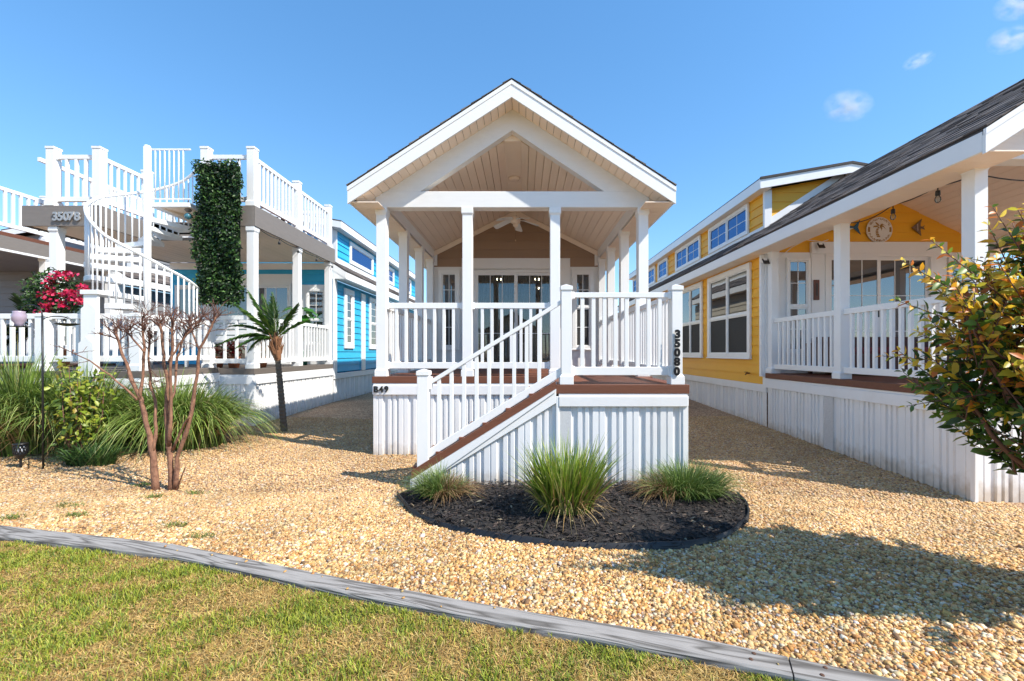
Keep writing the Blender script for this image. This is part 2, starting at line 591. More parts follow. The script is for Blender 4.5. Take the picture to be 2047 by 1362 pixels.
# lawn blades
NB = 190000
bx = rng.uniform(-4.6, 2.2, NB * 2)
by = rng.uniform(0.9, 3.4, NB * 2)
ok = (by < edge_near(bx) - .002) & (np.abs(bx) < 1.32 * by + .35)
bx, by = bx[ok][:NB], by[ok][:NB]
n = len(bx)
pn = smooth_noise(bx, by, 3, 5) * .55 + smooth_noise(bx, by, 9, 17) * .6 + rng.normal(0, .55, n)
green = pn > 0.08
c1 = np.where(green[:, None], pal(n, [(.36, .40, .03), (.22, .30, .025), (.48, .46, .06), (.12, .18, .02)], [4, 3, 2.6, 1.6]),
              pal(n, [(.64, .43, .13), (.55, .33, .09), (.70, .51, .20), (.32, .18, .05)], [4, 3, 2, 2]))
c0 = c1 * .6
ang = rng.uniform(0, 6.28, n)
lean = np.where(green, rng.uniform(.004, .028, n), rng.uniform(.012, .045, n))
hh = np.where(green, rng.uniform(.018, .042, n), rng.uniform(.008, .026, n))
tuft = np.clip(smooth_noise(bx, by, 5, 9), 0, 1)
hh = hh * .85 * (1 + .35 * tuft * green)
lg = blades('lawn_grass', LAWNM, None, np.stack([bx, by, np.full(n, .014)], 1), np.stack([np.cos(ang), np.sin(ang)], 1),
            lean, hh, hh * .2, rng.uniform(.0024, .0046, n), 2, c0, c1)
tag(lg, 'short mixed green and dry grass blades of the lawn', 'grass', kind='stuff')

# timber edging, grey weathered
TIMBER = bpy.data.materials.new('weathered_timber')
TIMBER.use_nodes = True
nt = TIMBER.node_tree
N, L = nt.nodes, nt.links
p = N['Principled BSDF']
p.inputs['Roughness'].default_value = 0.9
p.inputs['Specular IOR Level'].default_value = 0.2
geo = N.new('ShaderNodeNewGeometry')
mp = N.new('ShaderNodeMapping')
mp.vector_type = 'TEXTURE'
mp.inputs['Rotation'].default_value = (0, 0, math.radians(-17.5))
mp.inputs['Scale'].default_value = (1 / .5, 1 / 7, 1 / 7)
L.new(geo.outputs['Position'], mp.inputs[0])
wv = N.new('ShaderNodeTexNoise')
wv.inputs['Scale'].default_value = 2.0
wv.inputs['Detail'].default_value = 2
wv.inputs['Distortion'].default_value = 0.6
L.new(mp.outputs[0], wv.inputs['Vector'])
mt = N.new('ShaderNodeMath'); mt.operation = 'MULTIPLY'; mt.inputs[1].default_value = 11
L.new(wv.outputs[0], mt.inputs[0])
fr = N.new('ShaderNodeMath'); fr.operation = 'PINGPONG'; fr.inputs[1].default_value = 1
L.new(mt.outputs[0], fr.inputs[0])
cr = N.new('ShaderNodeValToRGB')
cr.color_ramp.elements[0].color = (0.11, 0.10, 0.09, 1)
cr.color_ramp.elements[1].color = (0.31, 0.29, 0.27, 1)
cr.color_ramp.elements[1].position = .55
L.new(fr.outputs[0], cr.inputs[0])
fn = N.new('ShaderNodeTexNoise'); fn.inputs['Scale'].default_value = 22; fn.inputs['Detail'].default_value = 6
L.new(mp.outputs[0], fn.inputs['Vector'])
hs = N.new('ShaderNodeHueSaturation')
mr = N.new('ShaderNodeMapRange'); mr.inputs[3].default_value = .7; mr.inputs[4].default_value = 1.3
L.new(fn.outputs[0], mr.inputs[0]); L.new(mr.outputs[0], hs.inputs['Value']); L.new(cr.outputs[0], hs.inputs['Color'])
L.new(hs.outputs[0], p.inputs['Base Color'])
bp = N.new('ShaderNodeBump'); bp.inputs['Strength'].default_value = .5; bp.inputs['Distance'].default_value = .006
L.new(fr.outputs[0], bp.inputs['Height']); L.new(bp.outputs[0], p.inputs['Normal'])

def timber(x0, x1, label):
    def side(P, x):
        return float(np.interp(x, P[:, 0], P[:, 1]))
    xs_ = np.linspace(x0, x1, max(4, int((x1 - x0) / .18)))
    far = [(x + .03, side(FAR, x + .03)) for x in xs_]
    near = [(x - .012, side(NEAR, x - .012)) for x in xs_]
    mb = MB()
    vs, fs = [], []
    zt = .052
    for (fx, fy), (nx_, ny_) in zip(far, near):
        vs += [(fx, fy, -.06), (fx, fy, zt - .008), (fx - .002, fy - .008, zt), (nx_ + .002, ny_ + .008, zt), (nx_, ny_, zt - .008), (nx_, ny_, -.06)]
    for i in range(len(xs_) - 1):
        for k in range(5):
            a = i * 6 + k
            fs.append((a, a + 1, a + 7, a + 6))
    fs.append((0, 5, 4, 3, 2, 1))
    e = (len(xs_) - 1) * 6
    fs.append((e, e + 1, e + 2, e + 3, e + 4, e + 5))
    mb.add(vs, fs)
    o = mb.build('landscape_timber', TIMBER)
    tag(o, label, 'timber edging', 'landscape timbers edging the gravel')
    # spike heads near the joint
    return o
t1 = timber(-9, -3.66, 'weathered grey edging timber at the far left of the lawn edge')
t2 = timber(-3.655, 1.06, 'longest weathered grey edging timber running across between lawn and gravel')
t3 = timber(1.066, 4.2, 'weathered grey edging timber at the lower right with spike heads by its joint')
for (tx, fr_) in ((1.16, .3), (1.20, .75), (.93, .35), (.96, .7)):
    yy = edge_near(tx) * (1 - fr_) + edge_far(tx) * fr_
    MB().lathe([(.009, 0), (.008, .003), (.004, .0045)], (tx, float(yy), .0515), 8).build('spike_head', mat('rusty_spike', (.10, .045, .025), .8, .3, 60), t3 if tx > 1.066 else t2)

# gravel stones
PHI = (1 + 5 ** .5) / 2
ICO = np.array([(-1, PHI, 0), (1, PHI, 0), (-1, -PHI, 0), (1, -PHI, 0), (0, -1, PHI), (0, 1, PHI), (0, -1, -PHI), (0, 1, -PHI), (PHI, 0, -1), (PHI, 0, 1), (-PHI, 0, -1), (-PHI, 0, 1)]) / 1.9
ICOF = np.array([(0, 11, 5), (0, 5, 1), (0, 1, 7), (0, 7, 10), (0, 10, 11), (1, 5, 9), (5, 11, 4), (11, 10, 2), (10, 7, 6), (7, 1, 8), (3, 9, 4), (3, 4, 2), (3, 2, 6), (3, 6, 8), (3, 8, 9), (4, 9, 5), (2, 4, 11), (6, 2, 10), (8, 6, 7), (9, 8, 1)])
OCT = np.array([(1, 0, 0), (-1, 0, 0), (0, 1, 0), (0, -1, 0), (0, 0, 1), (0, 0, -1)], float)
OCTF = np.array([(0, 2, 4), (2, 1, 4), (1, 3, 4), (3, 0, 4), (2, 0, 5), (1, 2, 5), (3, 1, 5), (0, 3, 5)])
CUB = np.array([(-1, -1, -1), (1, -1, -1), (1, 1, -1), (-1, 1, -1), (-.7, -.7, 1), (.7, -.7, 1), (.7, .7, 1), (-.7, .7, 1)]) * .8
CUBF = np.array([(0, 2, 1), (0, 3, 2), (4, 5, 6), (4, 6, 7), (0, 1, 5), (0, 5, 4), (1, 2, 6), (1, 6, 5), (2, 3, 7), (2, 7, 6), (3, 0, 4), (3, 4, 7)])
GPAL = [(.70, .51, .25), (.62, .39, .145), (.56, .29, .075), (.42, .18, .04), (.62, .55, .46), (.17, .085, .035), (.76, .63, .42)]
GW = [5, 6, 4.5, 2.6, 1.6, 1.8, 1.6]
def scatter_stones(name, x, y, rad, base, faces, label):
    n = len(x)
    r = rad[:, None] * rng.uniform(.7, 1.35, (n, 3)) * np.array([1.15, 1.0, .62])
    jit = rng.uniform(.75, 1.25, (n, len(base), 1))
    v = base[None] * jit * r[:, None, :]
    a = rng.uniform(0, 6.28, n)
    tl = rng.normal(0, .35, n)
    ca, sa, ct, st = np.cos(a), np.sin(a), np.cos(tl), np.sin(tl)
    v2 = v.copy()
    v2[:, :, 1] = v[:, :, 1] * ct[:, None] - v[:, :, 2] * st[:, None]
    v2[:, :, 2] = v[:, :, 1] * st[:, None] + v[:, :, 2] * ct[:, None]
    v3 = v2.copy()
    v3[:, :, 0] = v2[:, :, 0] * ca[:, None] - v2[:, :, 1] * sa[:, None]
    v3[:, :, 1] = v2[:, :, 0] * sa[:, None] + v2[:, :, 1] * ca[:, None]
    v3[:, :, 0] += x[:, None]
    v3[:, :, 1] += y[:, None]
    v3[:, :, 2] += (gz(x, y) + rad * rng.uniform(-.1, .55, n))[:, None]
    k = len(base)
    F = (faces[None] + (np.arange(n) * k)[:, None, None]).reshape(-1, 3)
    tone = 1 + .10 * smooth_noise(x, y, 21, 3.1) + .06 * smooth_noise(x, y, 22, 9)
    mixf = (.12 + .38 * sstep(2.4, 4.2, y))[:, None]
    c = (pal(n, GPAL, GW) * (1 - mixf) + np.array([.54, .36, .195]) * mixf) * np.clip(tone, .7, 1.25)[:, None]
    o = np_mesh(name, v3.reshape(-1, 3), F, STONEM, None, np.repeat(c, k, axis=0))
    tag(o, label, 'gravel', kind='stuff')
    return o
def free(x, y):
    ok = (y > edge_far(x) + .004) & ~in_poly(x, y, BED)
    ok &= ~((x > -1.93) & (x < 1.62) & (y > 5.66)) & ~((x > -1.05) & (x < 1.6) & (y > 4.22) & (y < 5.7))
    ok &= ~((x > 4.17) & (y > 4.05)) & ~((x < -4.62) & (y > 7.6))
    return ok & (np.abs(x) < 1.3 * y + .6)
x = rng.uniform(-5.2, 4.4, 200000); y = rng.uniform(1.3, 4.1, 200000)
ok = free(x, y); x, y = x[ok], y[ok]
x, y = x[:84000], y[:84000]
scatter_stones('gravel_stones', x, y, rng.uniform(.0045, .0115, len(x)) * np.where(rng.uniform(0, 1, len(x)) < .04, 1.6, 1), CUB, CUBF, 'loose tan, orange and white pebbles in front of the planting bed')
x = rng.uniform(-8, 4.6, 170000); y = rng.uniform(4.1, 8.5, 170000)
ok = free(x, y); x, y = x[ok], y[ok]
x, y = x[:72000], y[:72000]
scatter_stones('gravel_stones', x, y, rng.uniform(.007, .015, len(x)), OCT, OCTF, 'loose tan pebbles beside and behind the cottage steps')
# a few pebbles kicked onto the timber
xx = rng.uniform(-2.5, 1.4, 16)
ff = rng.uniform(.15, .9, 16)
yy = edge_near(xx) * (1 - ff) + edge_far(xx) * ff
o = scatter_stones('gravel_stones', xx, yy, rng.uniform(.005, .01, 16), ICO, ICOF, 'few pebbles lying on top of the edging timber')
o.location.z += .054
# dry needles, leaf litter and small weeds on the gravel
n = 6500
cxs = rng.uniform(-4.5, 3.2, 110); cys = rng.uniform(1.9, 4.6, 110)
i = rng.integers(0, 110, n)
x = cxs[i] + rng.normal(0, .14, n); y = cys[i] + rng.normal(0, .06, n)
ok = free(x, y); x, y = x[ok], y[ok]; n = len(x)
ang = rng.uniform(0, 6.28, n)
c = pal(n, [(.34, .17, .06), (.22, .11, .05), (.45, .27, .12)], [3, 2, 2])
o = blades('leaf_litter', BLADEM, None, np.stack([x, y, gz(x, y) + .012], 1), np.stack([np.cos(ang), np.sin(ang)], 1), rng.uniform(.02, .06, n),
           rng.uniform(0, .012, n), np.zeros(n), rng.uniform(.002, .004, n), 2, c, c)
tag(o, 'brown dry needles and leaf litter strewn over the gravel', 'litter', kind='stuff')
n = 900
spots = [(-3.85, 3.72), (-3.55, 3.5), (-3.3, 3.95), (-4.0, 3.45), (-3.0, 4.05), (-2.6, 3.3), (-2.25, 3.1), (-3.7, 4.3)]
i = rng.integers(0, len(spots), n)
sp = np.array(spots)
x = sp[i, 0] + rng.normal(0, .05, n); y = sp[i, 1] + rng.normal(0, .025, n)
ang = rng.uniform(0, 6.28, n)
c = pal(n, [(.12, .2, .03), (.22, .28, .05), (.4, .3, .12)], [3, 3, 1])
o = blades('weed_tufts', BLADEM, None, np.stack([x, y, gz(x, y) + .01], 1), np.stack([np.cos(ang), np.sin(ang)], 1), rng.uniform(.01, .04, n),
           rng.uniform(.008, .03, n), np.zeros(n), rng.uniform(.003, .006, n), 2, c * .7, c)
tag(o, 'small green weeds sprouting through the gravel near the bare tree', 'weeds', kind='stuff')

# planting bed: mulch mound, chips, plastic edging
bedm = mat('mulch_soil', (.022, .018, .016), .95, .4, 30, 1.0, 70)
cxb, cyb = .42, 3.75
rings = []
V, F = [], []
NR = 10
m_ = len(BED)
for r in range(NR + 1):
    t = r / NR
    for px_, py_ in BED:
        h = .032 + .055 * (1 - t ** 2) if r < NR else .02
        V.append((cxb + (px_ - cxb) * t, cyb + (py_ - cyb) * t, h))
for r in range(NR):
    for k in range(m_):
        a = r * m_ + k; b = r * m_ + (k + 1) % m_
        F.append((a, b, b + m_, a + m_))
bed = np_mesh('planting_bed', np.array(V), np.array(F), bedm, org=(cxb, cyb, 0), smooth=True)
tag(bed, 'dark mulch planting bed in front of the cottage steps', None, kind='structure')
n = 9000
x = rng.uniform(-1.2, 2.0, n * 2); y = rng.uniform(2.9, 4.2, n * 2)
ok = in_poly(x, y, BED * np.array([.985, 1.0]) + np.array([.006, 0])); x, y = x[ok][:n], y[ok][:n]; n = len(x)
def bedz(x, y):
    rr = np.sqrt(((x - .42) / 1.5) ** 2 + ((y - 3.85) / .93) ** 2)
    return .032 + .055 * (1 - np.clip(rr, 0, 1) ** 2)
ang = rng.uniform(0, 6.28, n)
c = pal(n, [(.03, .025, .022), (.05, .035, .028), (.018, .016, .016), (.075, .055, .042), (.3, .23, .15)], [5, 4, 4, 1.2, .18])
d = np.stack([np.cos(ang), np.sin(ang), rng.normal(0, .22, n)], 1)
up = np.stack([rng.normal(0, .5, n), rng.normal(0, .5, n), np.ones(n)], 1)
o = leaves('mulch_chips', CHIPM, None, np.stack([x, y, bedz(x, y) + .006], 1), d, up, rng.uniform(.025, .075, n), rng.uniform(.006, .018, n), c, fold=.5, droop=0, fine=False)
tag(o, 'shredded black bark mulch chips in the planting bed', 'mulch', kind='stuff')
pts = BED[1:-1]
tt = np.linspace(0, len(pts) - 1, 70)
ex = np.interp(tt, np.arange(len(pts)), pts[:, 0]); ey = np.interp(tt, np.arange(len(pts)), pts[:, 1])
for _ in range(16):
    ex[1:-1] = (ex[:-2] + ex[1:-1] * 2 + ex[2:]) / 4; ey[1:-1] = (ey[:-2] + ey[1:-1] * 2 + ey[2:]) / 4
mb = MB()
vs, fs = [], []
for k in range(len(ex)):
    dx, dy = ex[k] - cxb, ey[k] - cyb
    l = math.hypot(dx, dy); dx /= l; dy /= l
    wob = .004 * math.sin(k * .9)
    z1 = .040 + .005 * math.sin(k * .35)
    for o_, z in ((.0, -.05), (.0, z1), (.006, z1 + .006), (.014, z1 + .004), (.014, -.05)):
        vs.append((ex[k] + dx * (o_ + wob), ey[k] + dy * (o_ + wob), float(z)))
for k in range(len(ex) - 1):
    for j in range(4):
        a = k * 5 + j
        fs.append((a, a + 5, a + 6, a + 1))
mb.add(vs, fs)
o = mb.build('bed_edging', EDGEP, None, smooth=True)
tag(o, 'curved black plastic edging strip around the mulch bed', 'edging')
# brown soil and straw patch under the shrubs at the left
soil = mat('brown_soil', (.20, .115, .06), .95, .4, 25, .9, 60, dirt=(.34, .24, .14, .7), dscale=6)
V = [(-6.6, 6.1, 0)]
m_ = 40
for k in range(m_):
    a = 2 * math.pi * k / m_
    V.append((-6.4 + (2.2 + .15 * math.sin(3 * a)) * math.cos(a), 6.3 + (.85 + .08 * math.sin(5 * a)) * math.sin(a), 0))
V = np.array(V); V[:, 2] = gz(V[:, 0], V[:, 1]) + .02
o = np_mesh('soil_patch', V, np.array([(0, 1 + k, 1 + (k + 1) % m_) for k in range(m_)]), soil, org=(-6.4, 6.3, 0))
tag(o, 'brown soil patch under the shrubs and grasses', None, kind='structure')

# ================================================================= BUILDING KIT
PROF = [(0, .022), (.052, .022), (.055, .014), (.066, .014), (.069, .022), (.118, .022), (.128, .0), (.180, .0), (.184, .02), (.222, .02), (.230, .0), (.250, .0), (.254, .02), (.286, .02), (.296, 0), (.3235, 0), (.325, .022)]
PER = .325
def skirt(parent, o, plane, u0, u1, zb, zt, m=None, band=.13, lip=True, label=None):
    """vinyl skirting: top band + base track as one part, each ribbed panel a child. zt number or function of u"""
    m = m or SKIRTM
    mb = MB()
    const = not callable(zt)
    if const:
        sk = mb.box(*bnd(o, plane, u0, u1, zt - band, zt, .0, .045)).build('skirt', m, parent, bev=.003)
        if lip: B('skirt_lip', m, sk, *bnd(o, plane, u0, u1, zt + .001, zt + .028, -.02, .03))
        B('base_track', m, sk, *bnd(o, plane, u0, u1, zb, zb + .03, .0, .03))
    else:
        sk = mb.box(*bnd(o, plane, u0, u1, zb, zb + .03, .0, .03)).build('skirt', m, parent, bev=.003)
    n = int(math.ceil((u1 - u0) / PER))
    sgn = 1
    for i in range(n):
        a = u0 + i * PER
        w = min(PER, u1 - a)
        pr = [(u, d) for u, d in PROF if u <= w + 1e-6]
        if pr[-1][0] < w: pr.append((w, pr[-1][1]))
        if const:
            key = ('SK', o, round(w, 3), round(zt - zb, 3), m.name)
            def make():
                vs, fs = [], []
                for u, d in pr:
                    for z in (0, zt - zb - .01):
                        vs.append({'Y-': (u, -d, z), 'X+': (d, u, z), 'X-': (-d, u, z)}[o])
                for k in range(len(pr) - 1):
                    fs.append((2 * k, 2 * k + 2, 2 * k + 3, 2 * k + 1))
                return MB().add(vs, fs).mesh('skirt_panel', m)
            w0 = {'Y-': (a, plane, zb), 'X+': (plane, a, zb), 'X-': (plane, a, zb)}[o]
            inst('skirt_panel', key, make, sk, w0)
        else:
            vs, fs = [], []
            for u, d in pr:
                for z in (zb, max(zb + .002, zt(a + u))):
                    vs.append((a + u, plane - d, z))
            for k in range(len(pr) - 1):
                fs.append((2 * k, 2 * k + 2, 2 * k + 3, 2 * k + 1))
            MB().add(vs, fs).build('skirt_panel', m, sk)
    return sk

def siding(parent, o, plane, u0, u1, z0, z1, m, exp=.17):
    """backing wall sheet as part, each lap board its child"""
    wl_ = MB().box(*bnd(o, plane, u0, u1, z0, z1, -.10, 0)).build('wall', m, parent)
    z = z0
    while z < z1 - .01:
        h = min(exp, z1 - z)
        Ln = round(u1 - u0, 3)
        key = ('LAP', o, Ln, round(h, 3), m.name)
        def make():
            pr = [(0, 0), (.026, 0), (.006, h), (0, h)]
            if o == 'Y-':
                return MB().prism_x([(-d, zz) for d, zz in pr], 0, Ln).mesh('siding_board', m)
            s = 1 if o == 'X+' else -1
            return MB().prism_y([(s * d, zz) for d, zz in pr], 0, Ln).mesh('siding_board', m)
        w0 = (u0, plane, z) if o == 'Y-' else (plane, u0, z)
        inst('siding_board', key, make, wl_, w0)
        z += exp
    return wl_

def gable_siding(parent, plane, cx, hw, z0, zline, m, exp=.17, d=.02):
    """front wall boards cut to a sloping top line zline(x); plane faces -Y"""
    top = zline(cx)
    pts = [(cx - hw, z0), (cx + hw, z0), (cx + hw, zline(cx + hw)), (cx, top), (cx - hw, zline(cx - hw))]
    wl_ = MB().prism_y(pts, plane, plane + .1).build('wall', m, parent)
    def half_at(z):
        lo, hi = 0.0, hw
        if zline(cx + hw) >= z: return hw
        for _ in range(30):
            mid = (lo + hi) / 2
            if zline(cx + mid) >= z: lo = mid
            else: hi = mid
        return lo
    z = z0
    while z < top - .03:
        h = min(exp, top - z)
        a, b = half_at(z), half_at(z + h)
        vs = [(cx - a, plane - d, z), (cx + a, plane - d, z), (cx + b, plane - .006, z + h), (cx - b, plane - .006, z + h),
              (cx - a, plane, z), (cx + a, plane, z), (cx + b, plane, z + h), (cx - b, plane, z + h)]
        MB().add(vs, [(0, 1, 2, 3), (4, 7, 6, 5), (0, 4, 5, 1), (1, 5, 6, 2), (3, 2, 6, 7), (0, 3, 7, 4)]).build('siding_board', m, wl_)
        z += exp
    return wl_

def window(parent, o, plane, u0, u1, z0, z1, trim=.09, cols=1, rows=1, mid=None, mun=(0, 0), pane=None, low=None, tm=None, sill=True):
    """trim frame as part; sash bars, muntins and panes as children. mid: height of meeting rail"""
    tm = tm or WHITE
    pane = pane or PANE
    mb = MB()
    D = .045
    mb.box(*bnd(o, plane, u0, u1, z1 - trim, z1, 0, D))
    mb.box(*bnd(o, plane, u0, u1, z0, z0 + trim, 0, D))
    mb.box(*bnd(o, plane, u0, u0 + trim, z0 + trim, z1 - trim, 0, D - .001))
    mb.box(*bnd(o, plane, u1 - trim, u1, z0 + trim, z1 - trim, 0, D - .001))
    if sill: mb.box(*bnd(o, plane, u0 - .01, u1 + .01, z0 - .004, z0 + .02, 0, D + .02))
    fr = mb.build('window', tm, parent, bev=.003)
    a0, a1 = u0 + trim, u1 - trim
    b0, b1 = z0 + trim, z1 - trim
    bar = .045
    cw = (a1 - a0 - bar * (cols - 1)) / cols
    for c in range(cols - 1):
        x = a0 + cw * (c + 1) + bar * c
        B('mullion', tm, fr, *bnd(o, plane, x, x + bar, b0, b1, 0, D - .004))
    for c in range(cols):
        x0 = a0 + c * (cw + bar); x1 = x0 + cw
        secs = [(b0, b1, pane)] if mid is None else [(mid + .02, b1, pane), (b0, mid - .02, low or pane)]
        if mid is not None:
            B('sash_rail', tm, fr, *bnd(o, plane, x0, x1, mid - .02, mid + .02, 0, D - .008))
        for (s0, s1, pm) in secs:
            sf = .022
            f2 = MB()
            f2.box(*bnd(o, plane, x0, x1, s1 - sf, s1, 0, .026)); f2.box(*bnd(o, plane, x0, x1, s0, s0 + sf, 0, .026))
            f2.box(*bnd(o, plane, x0, x0 + sf, s0 + sf, s1 - sf, 0, .025)); f2.box(*bnd(o, plane, x1 - sf, x1, s0 + sf, s1 - sf, 0, .025))
            f2.build('sash', tm, fr)
            B('pane', pm, fr, *bnd(o, plane, x0 + sf, x1 - sf, s0 + sf, s1 - sf, 0, .012), bev=0)
            for i in range(mun[0]):
                xm = x0 + (x1 - x0) * (i + 1) / (mun[0] + 1)
                B('muntin', tm, fr, *bnd(o, plane, xm - .006, xm + .006, s0 + sf, s1 - sf, .011, .017), bev=0)
            for i in range(mun[1]):
                zm = s0 + (s1 - s0) * (i + 1) / (mun[1] + 1)
                B('muntin', tm, fr, *bnd(o, plane, x0 + sf, x1 - sf, zm - .006, zm + .006, .011, .0165), bev=0)
    return fr

def railing(parent, ax, fixed, a0, a1, zt, zb, gap=.122, bal=.038, m=None, th=.072, w=.05, off=0.0, bh=.08):
    """top and bottom rail as one part, each baluster its child"""
    m = m or WHITE
    mb = MB()
    if ax == 'X':
        mb.box(a0, a1, fixed - w / 2, fixed + w / 2, zt - th, zt)
        for aa in (a0, a1):
            s = .03 if aa == a0 else -.03
            mb.box(min(aa, aa + s), max(aa, aa + s), fixed - w / 2 - .008, fixed + w / 2 + .008, zt - th - .012, zt + .006)
    else:
        mb.box(fixed - w / 2, fixed + w / 2, a0, a1, zt - th, zt)
    r = mb.build('railing', m, parent, bev=.003)
    if ax == 'X':
        br = MB().box(a0, a1, fixed - w / 2, fixed + w / 2, zb, zb + bh)
        for aa, s in ((a0, .03), (a1, -.03)):
            br.box(min(aa, aa + s), max(aa, aa + s), fixed - w / 2 - .008, fixed + w / 2 + .008, zb - .008, zb + bh + .01)
        br.build('bottom_rail', m, r, bev=.003)
    else:
        B('bottom_rail', m, r, fixed - w / 2, fixed + w / 2, a0, a1, zb, zb + bh)
    n = max(1, int(round((a1 - a0) / gap)) - 1)
    st = (a1 - a0) / (n + 1)
    for i in range(n):
        c = a0 + st * (i + 1)
        if ax == 'X': B('baluster', m, r, c - bal / 2, c + bal / 2, fixed - bal / 2, fixed + bal / 2, zb + bh - .004, zt - th + .004, bev=.002)
        else: B('baluster', m, r, fixed - bal / 2, fixed + bal / 2, c - bal / 2, c + bal / 2, zb + bh - .004, zt - th + .004, bev=.002)
    return r

def post(parent, x, y, z0, z1, w=.125, m=None, base=True, top='block', name='post'):
    m = m or WHITE
    key = ('POST', round(z1 - z0, 3), w, m.name, base, top)
    def make():
        H = z1 - z0
        h = w / 2
        mb = MB().box(-h, h, -h, h, 0, H)
        if base:
            e = .016
            mb.box(-h - e, h + e, -h - e, h + e, 0.0005, .075)
            mb.add([(-h - e, -h - e, .075), (h + e, -h - e, .075), (h + e, h + e, .075), (-h - e, h + e, .075), (-h, -h, .1), (h, -h, .1), (h, h, .1), (-h, h, .1)],
                   [(0, 1, 5, 4), (1, 2, 6, 5), (2, 3, 7, 6), (3, 0, 4, 7)])
        if top == 'block':
            e = .012
            mb.box(-h - e, h + e, -h - e, h + e, H - .075, H - .0005)
            mb.add([(-h - e, -h - e, H - .075), (h + e, -h - e, H - .075), (h + e, h + e, H - .075), (-h - e, h + e, H - .075), (-h, -h, H - .1), (h, -h, H - .1), (h, h, H - .1), (-h, h, H - .1)],
                   [(0, 4, 5, 1), (1, 5, 6, 2), (2, 6, 7, 3), (3, 7, 4, 0)])
        if top == 'cap':
            e = .008
            mb.box(-h - e, h + e, -h - e, h + e, H, H + .04)
            mb.add([(-h - e, -h - e, H + .04), (h + e, -h - e, H + .04), (h + e, h + e, H + .04), (-h - e, h + e, H + .04), (0, 0, H + .062)],
                   [(0, 1, 4), (1, 2, 4), (2, 3, 4), (3, 0, 4)])
        return mb.mesh('post', m, bev=.003)
    return inst(name, key, make, parent, (x, y, z0))

def decking(parent, x0, x1, y0, y1, z, m, along='X', w=.14, frame=True, fh=.085):
    """rim frame as part, each deck board its child"""
    mb = MB()
    mb.box(x0 + .03, x1 - .03, y0 + .03, y1, z - .20, z - .026)
    dk = mb.build('deck', m, parent)
    if frame:
        B('deck_fascia', m, dk, x0, x1, y0, y0 + .028, z - fh, z)
        B('deck_fascia', m, dk, x0, x0 + .028, y0 + .028, y1, z - fh, z - .0005)
        B('deck_fascia', m, dk, x1 - .028, x1, y0 + .028, y1, z - fh, z - .0005)
        x0 += .03; x1 -= .03; y0 += .03
    if along == 'X':
        n = int((y1 - y0) / w)
        ww = (y1 - y0) / n
        for i in range(n):
            B('deck_board', m, dk, x0, x1, y0 + i * ww + .002, y0 + (i + 1) * ww - .003, z - .025, z - .001, bev=.003)
    else:
        n = int((x1 - x0) / w)
        ww = (x1 - x0) / n
        for i in range(n):
            B('deck_board', m, dk, x0 + i * ww + .002, x0 + (i + 1) * ww - .003, y0, y1, z - .025, z - .001, bev=.003)
    return dk

def shingle_courses(parent, cx, sgn, u0, u1, zr, slope, y0, y1, exp=.15):
    """courses of tabs from eave (u1, horizontal distance from ridge) up to u0; each course one object"""
    c = 1 / math.sqrt(1 + slope * slope)
    s = slope * c
    length = (u1 - u0) / c
    n = int(length / exp)
    lr = random.Random(int(abs(cx * 100) + y0 * 10 + sgn))
    for i in range(n + 1):
        d0 = length - i * exp             # distance from u0 down-slope of the lower edge
        d1 = max(d0 - exp - .03, 0)
        if d0 < .04: break
        vs, fs, cl = [], [], []
        y = y0
        while y < y1 - .01:
            w = min(lr.uniform(.14, .32), y1 - y)
            lift = lr.choice([.004, .007, .011])
            dd = d0 + lr.choice([0, 0, .006])
            col = lr.choice([(.10, .083, .077), (.15, .125, .113), (.075, .064, .062), (.20, .168, .15), (.125, .098, .085)])
            k = len(vs)
            for (d, nn) in ((dd, .003 + lift), (dd, -.004), (d1, .001)):
                u = u0 + d * c
                for yy in (y + .002, y + w - .002):
                    vs.append((cx + sgn * (u + s * nn), yy, zr - u * slope + c * nn))
            fs += [(k, k + 1, k + 5, k + 4), (k, k + 2, k + 3, k + 1), (k, k + 4, k + 2, k), (k + 1, k + 3, k + 5, k + 1)]
            cl += [col] * 6
            y += w
        fs = [f if len(set(f)) == 4 else tuple(dict.fromkeys(f)) for f in fs]
        mb = MB().add(vs, fs)
        o = mb.build('shingle_course', SHINGT, parent)
        ca = o.data.color_attributes.new('Col', 'FLOAT_COLOR', 'POINT')
        for k_, cc in enumerate(cl): ca.data[k_].color = (*cc, 1)

def slab(cx, sgn, u0, u1, zr, slope, t):
    """cross-section polygon of a roof slab on one side"""
    return [(cx + sgn * u0, zr - slope * u0), (cx + sgn * u1, zr - slope * u1), (cx + sgn * u1, zr - slope * u1 - t), (cx + sgn * u0, zr - slope * u0 - t)]

def text_mesh(txt, size, depth, m, bold=.0):
    key = ('TXT', txt, size, depth, m.name, bold)
    if key in CACHE: return CACHE[key]
    cu = bpy.data.curves.new('glyph', 'FONT')
    cu.body = txt
    cu.size = size
    cu.extrude = depth / 2
    cu.offset = bold
    cu.bevel_depth = .0012
    cu.align_x = 'CENTER'
    ob = bpy.data.objects.new('glyph', cu)
    COL.objects.link(ob)
    dg = bpy.context.evaluated_depsgraph_get()
    me = bpy.data.meshes.new_from_object(ob.evaluated_get(dg))
    bpy.data.objects.remove(ob)
    me.materials.clear()
    me.materials.append(m)
    me.name = 'house_number'
    a = [v.co for v in me.vertices]
    lx = (min(v.x for v in a) + max(v.x for v in a)) / 2
    lz = min(v.y for v in a)
    for v in me.vertices:
        x_, y_, z_ = v.co
        v.co = (x_ - lx, -z_, y_ - lz)
    CACHE[key] = me
    return me

def glyph(parent, ch, x, y, z, size, depth, m, bold=0, name='house_number'):
    me = text_mesh(ch, size, depth, m, bold)
    return link(bpy.data.objects.new(name, me), parent, (x, y - depth / 2 - .001, z))

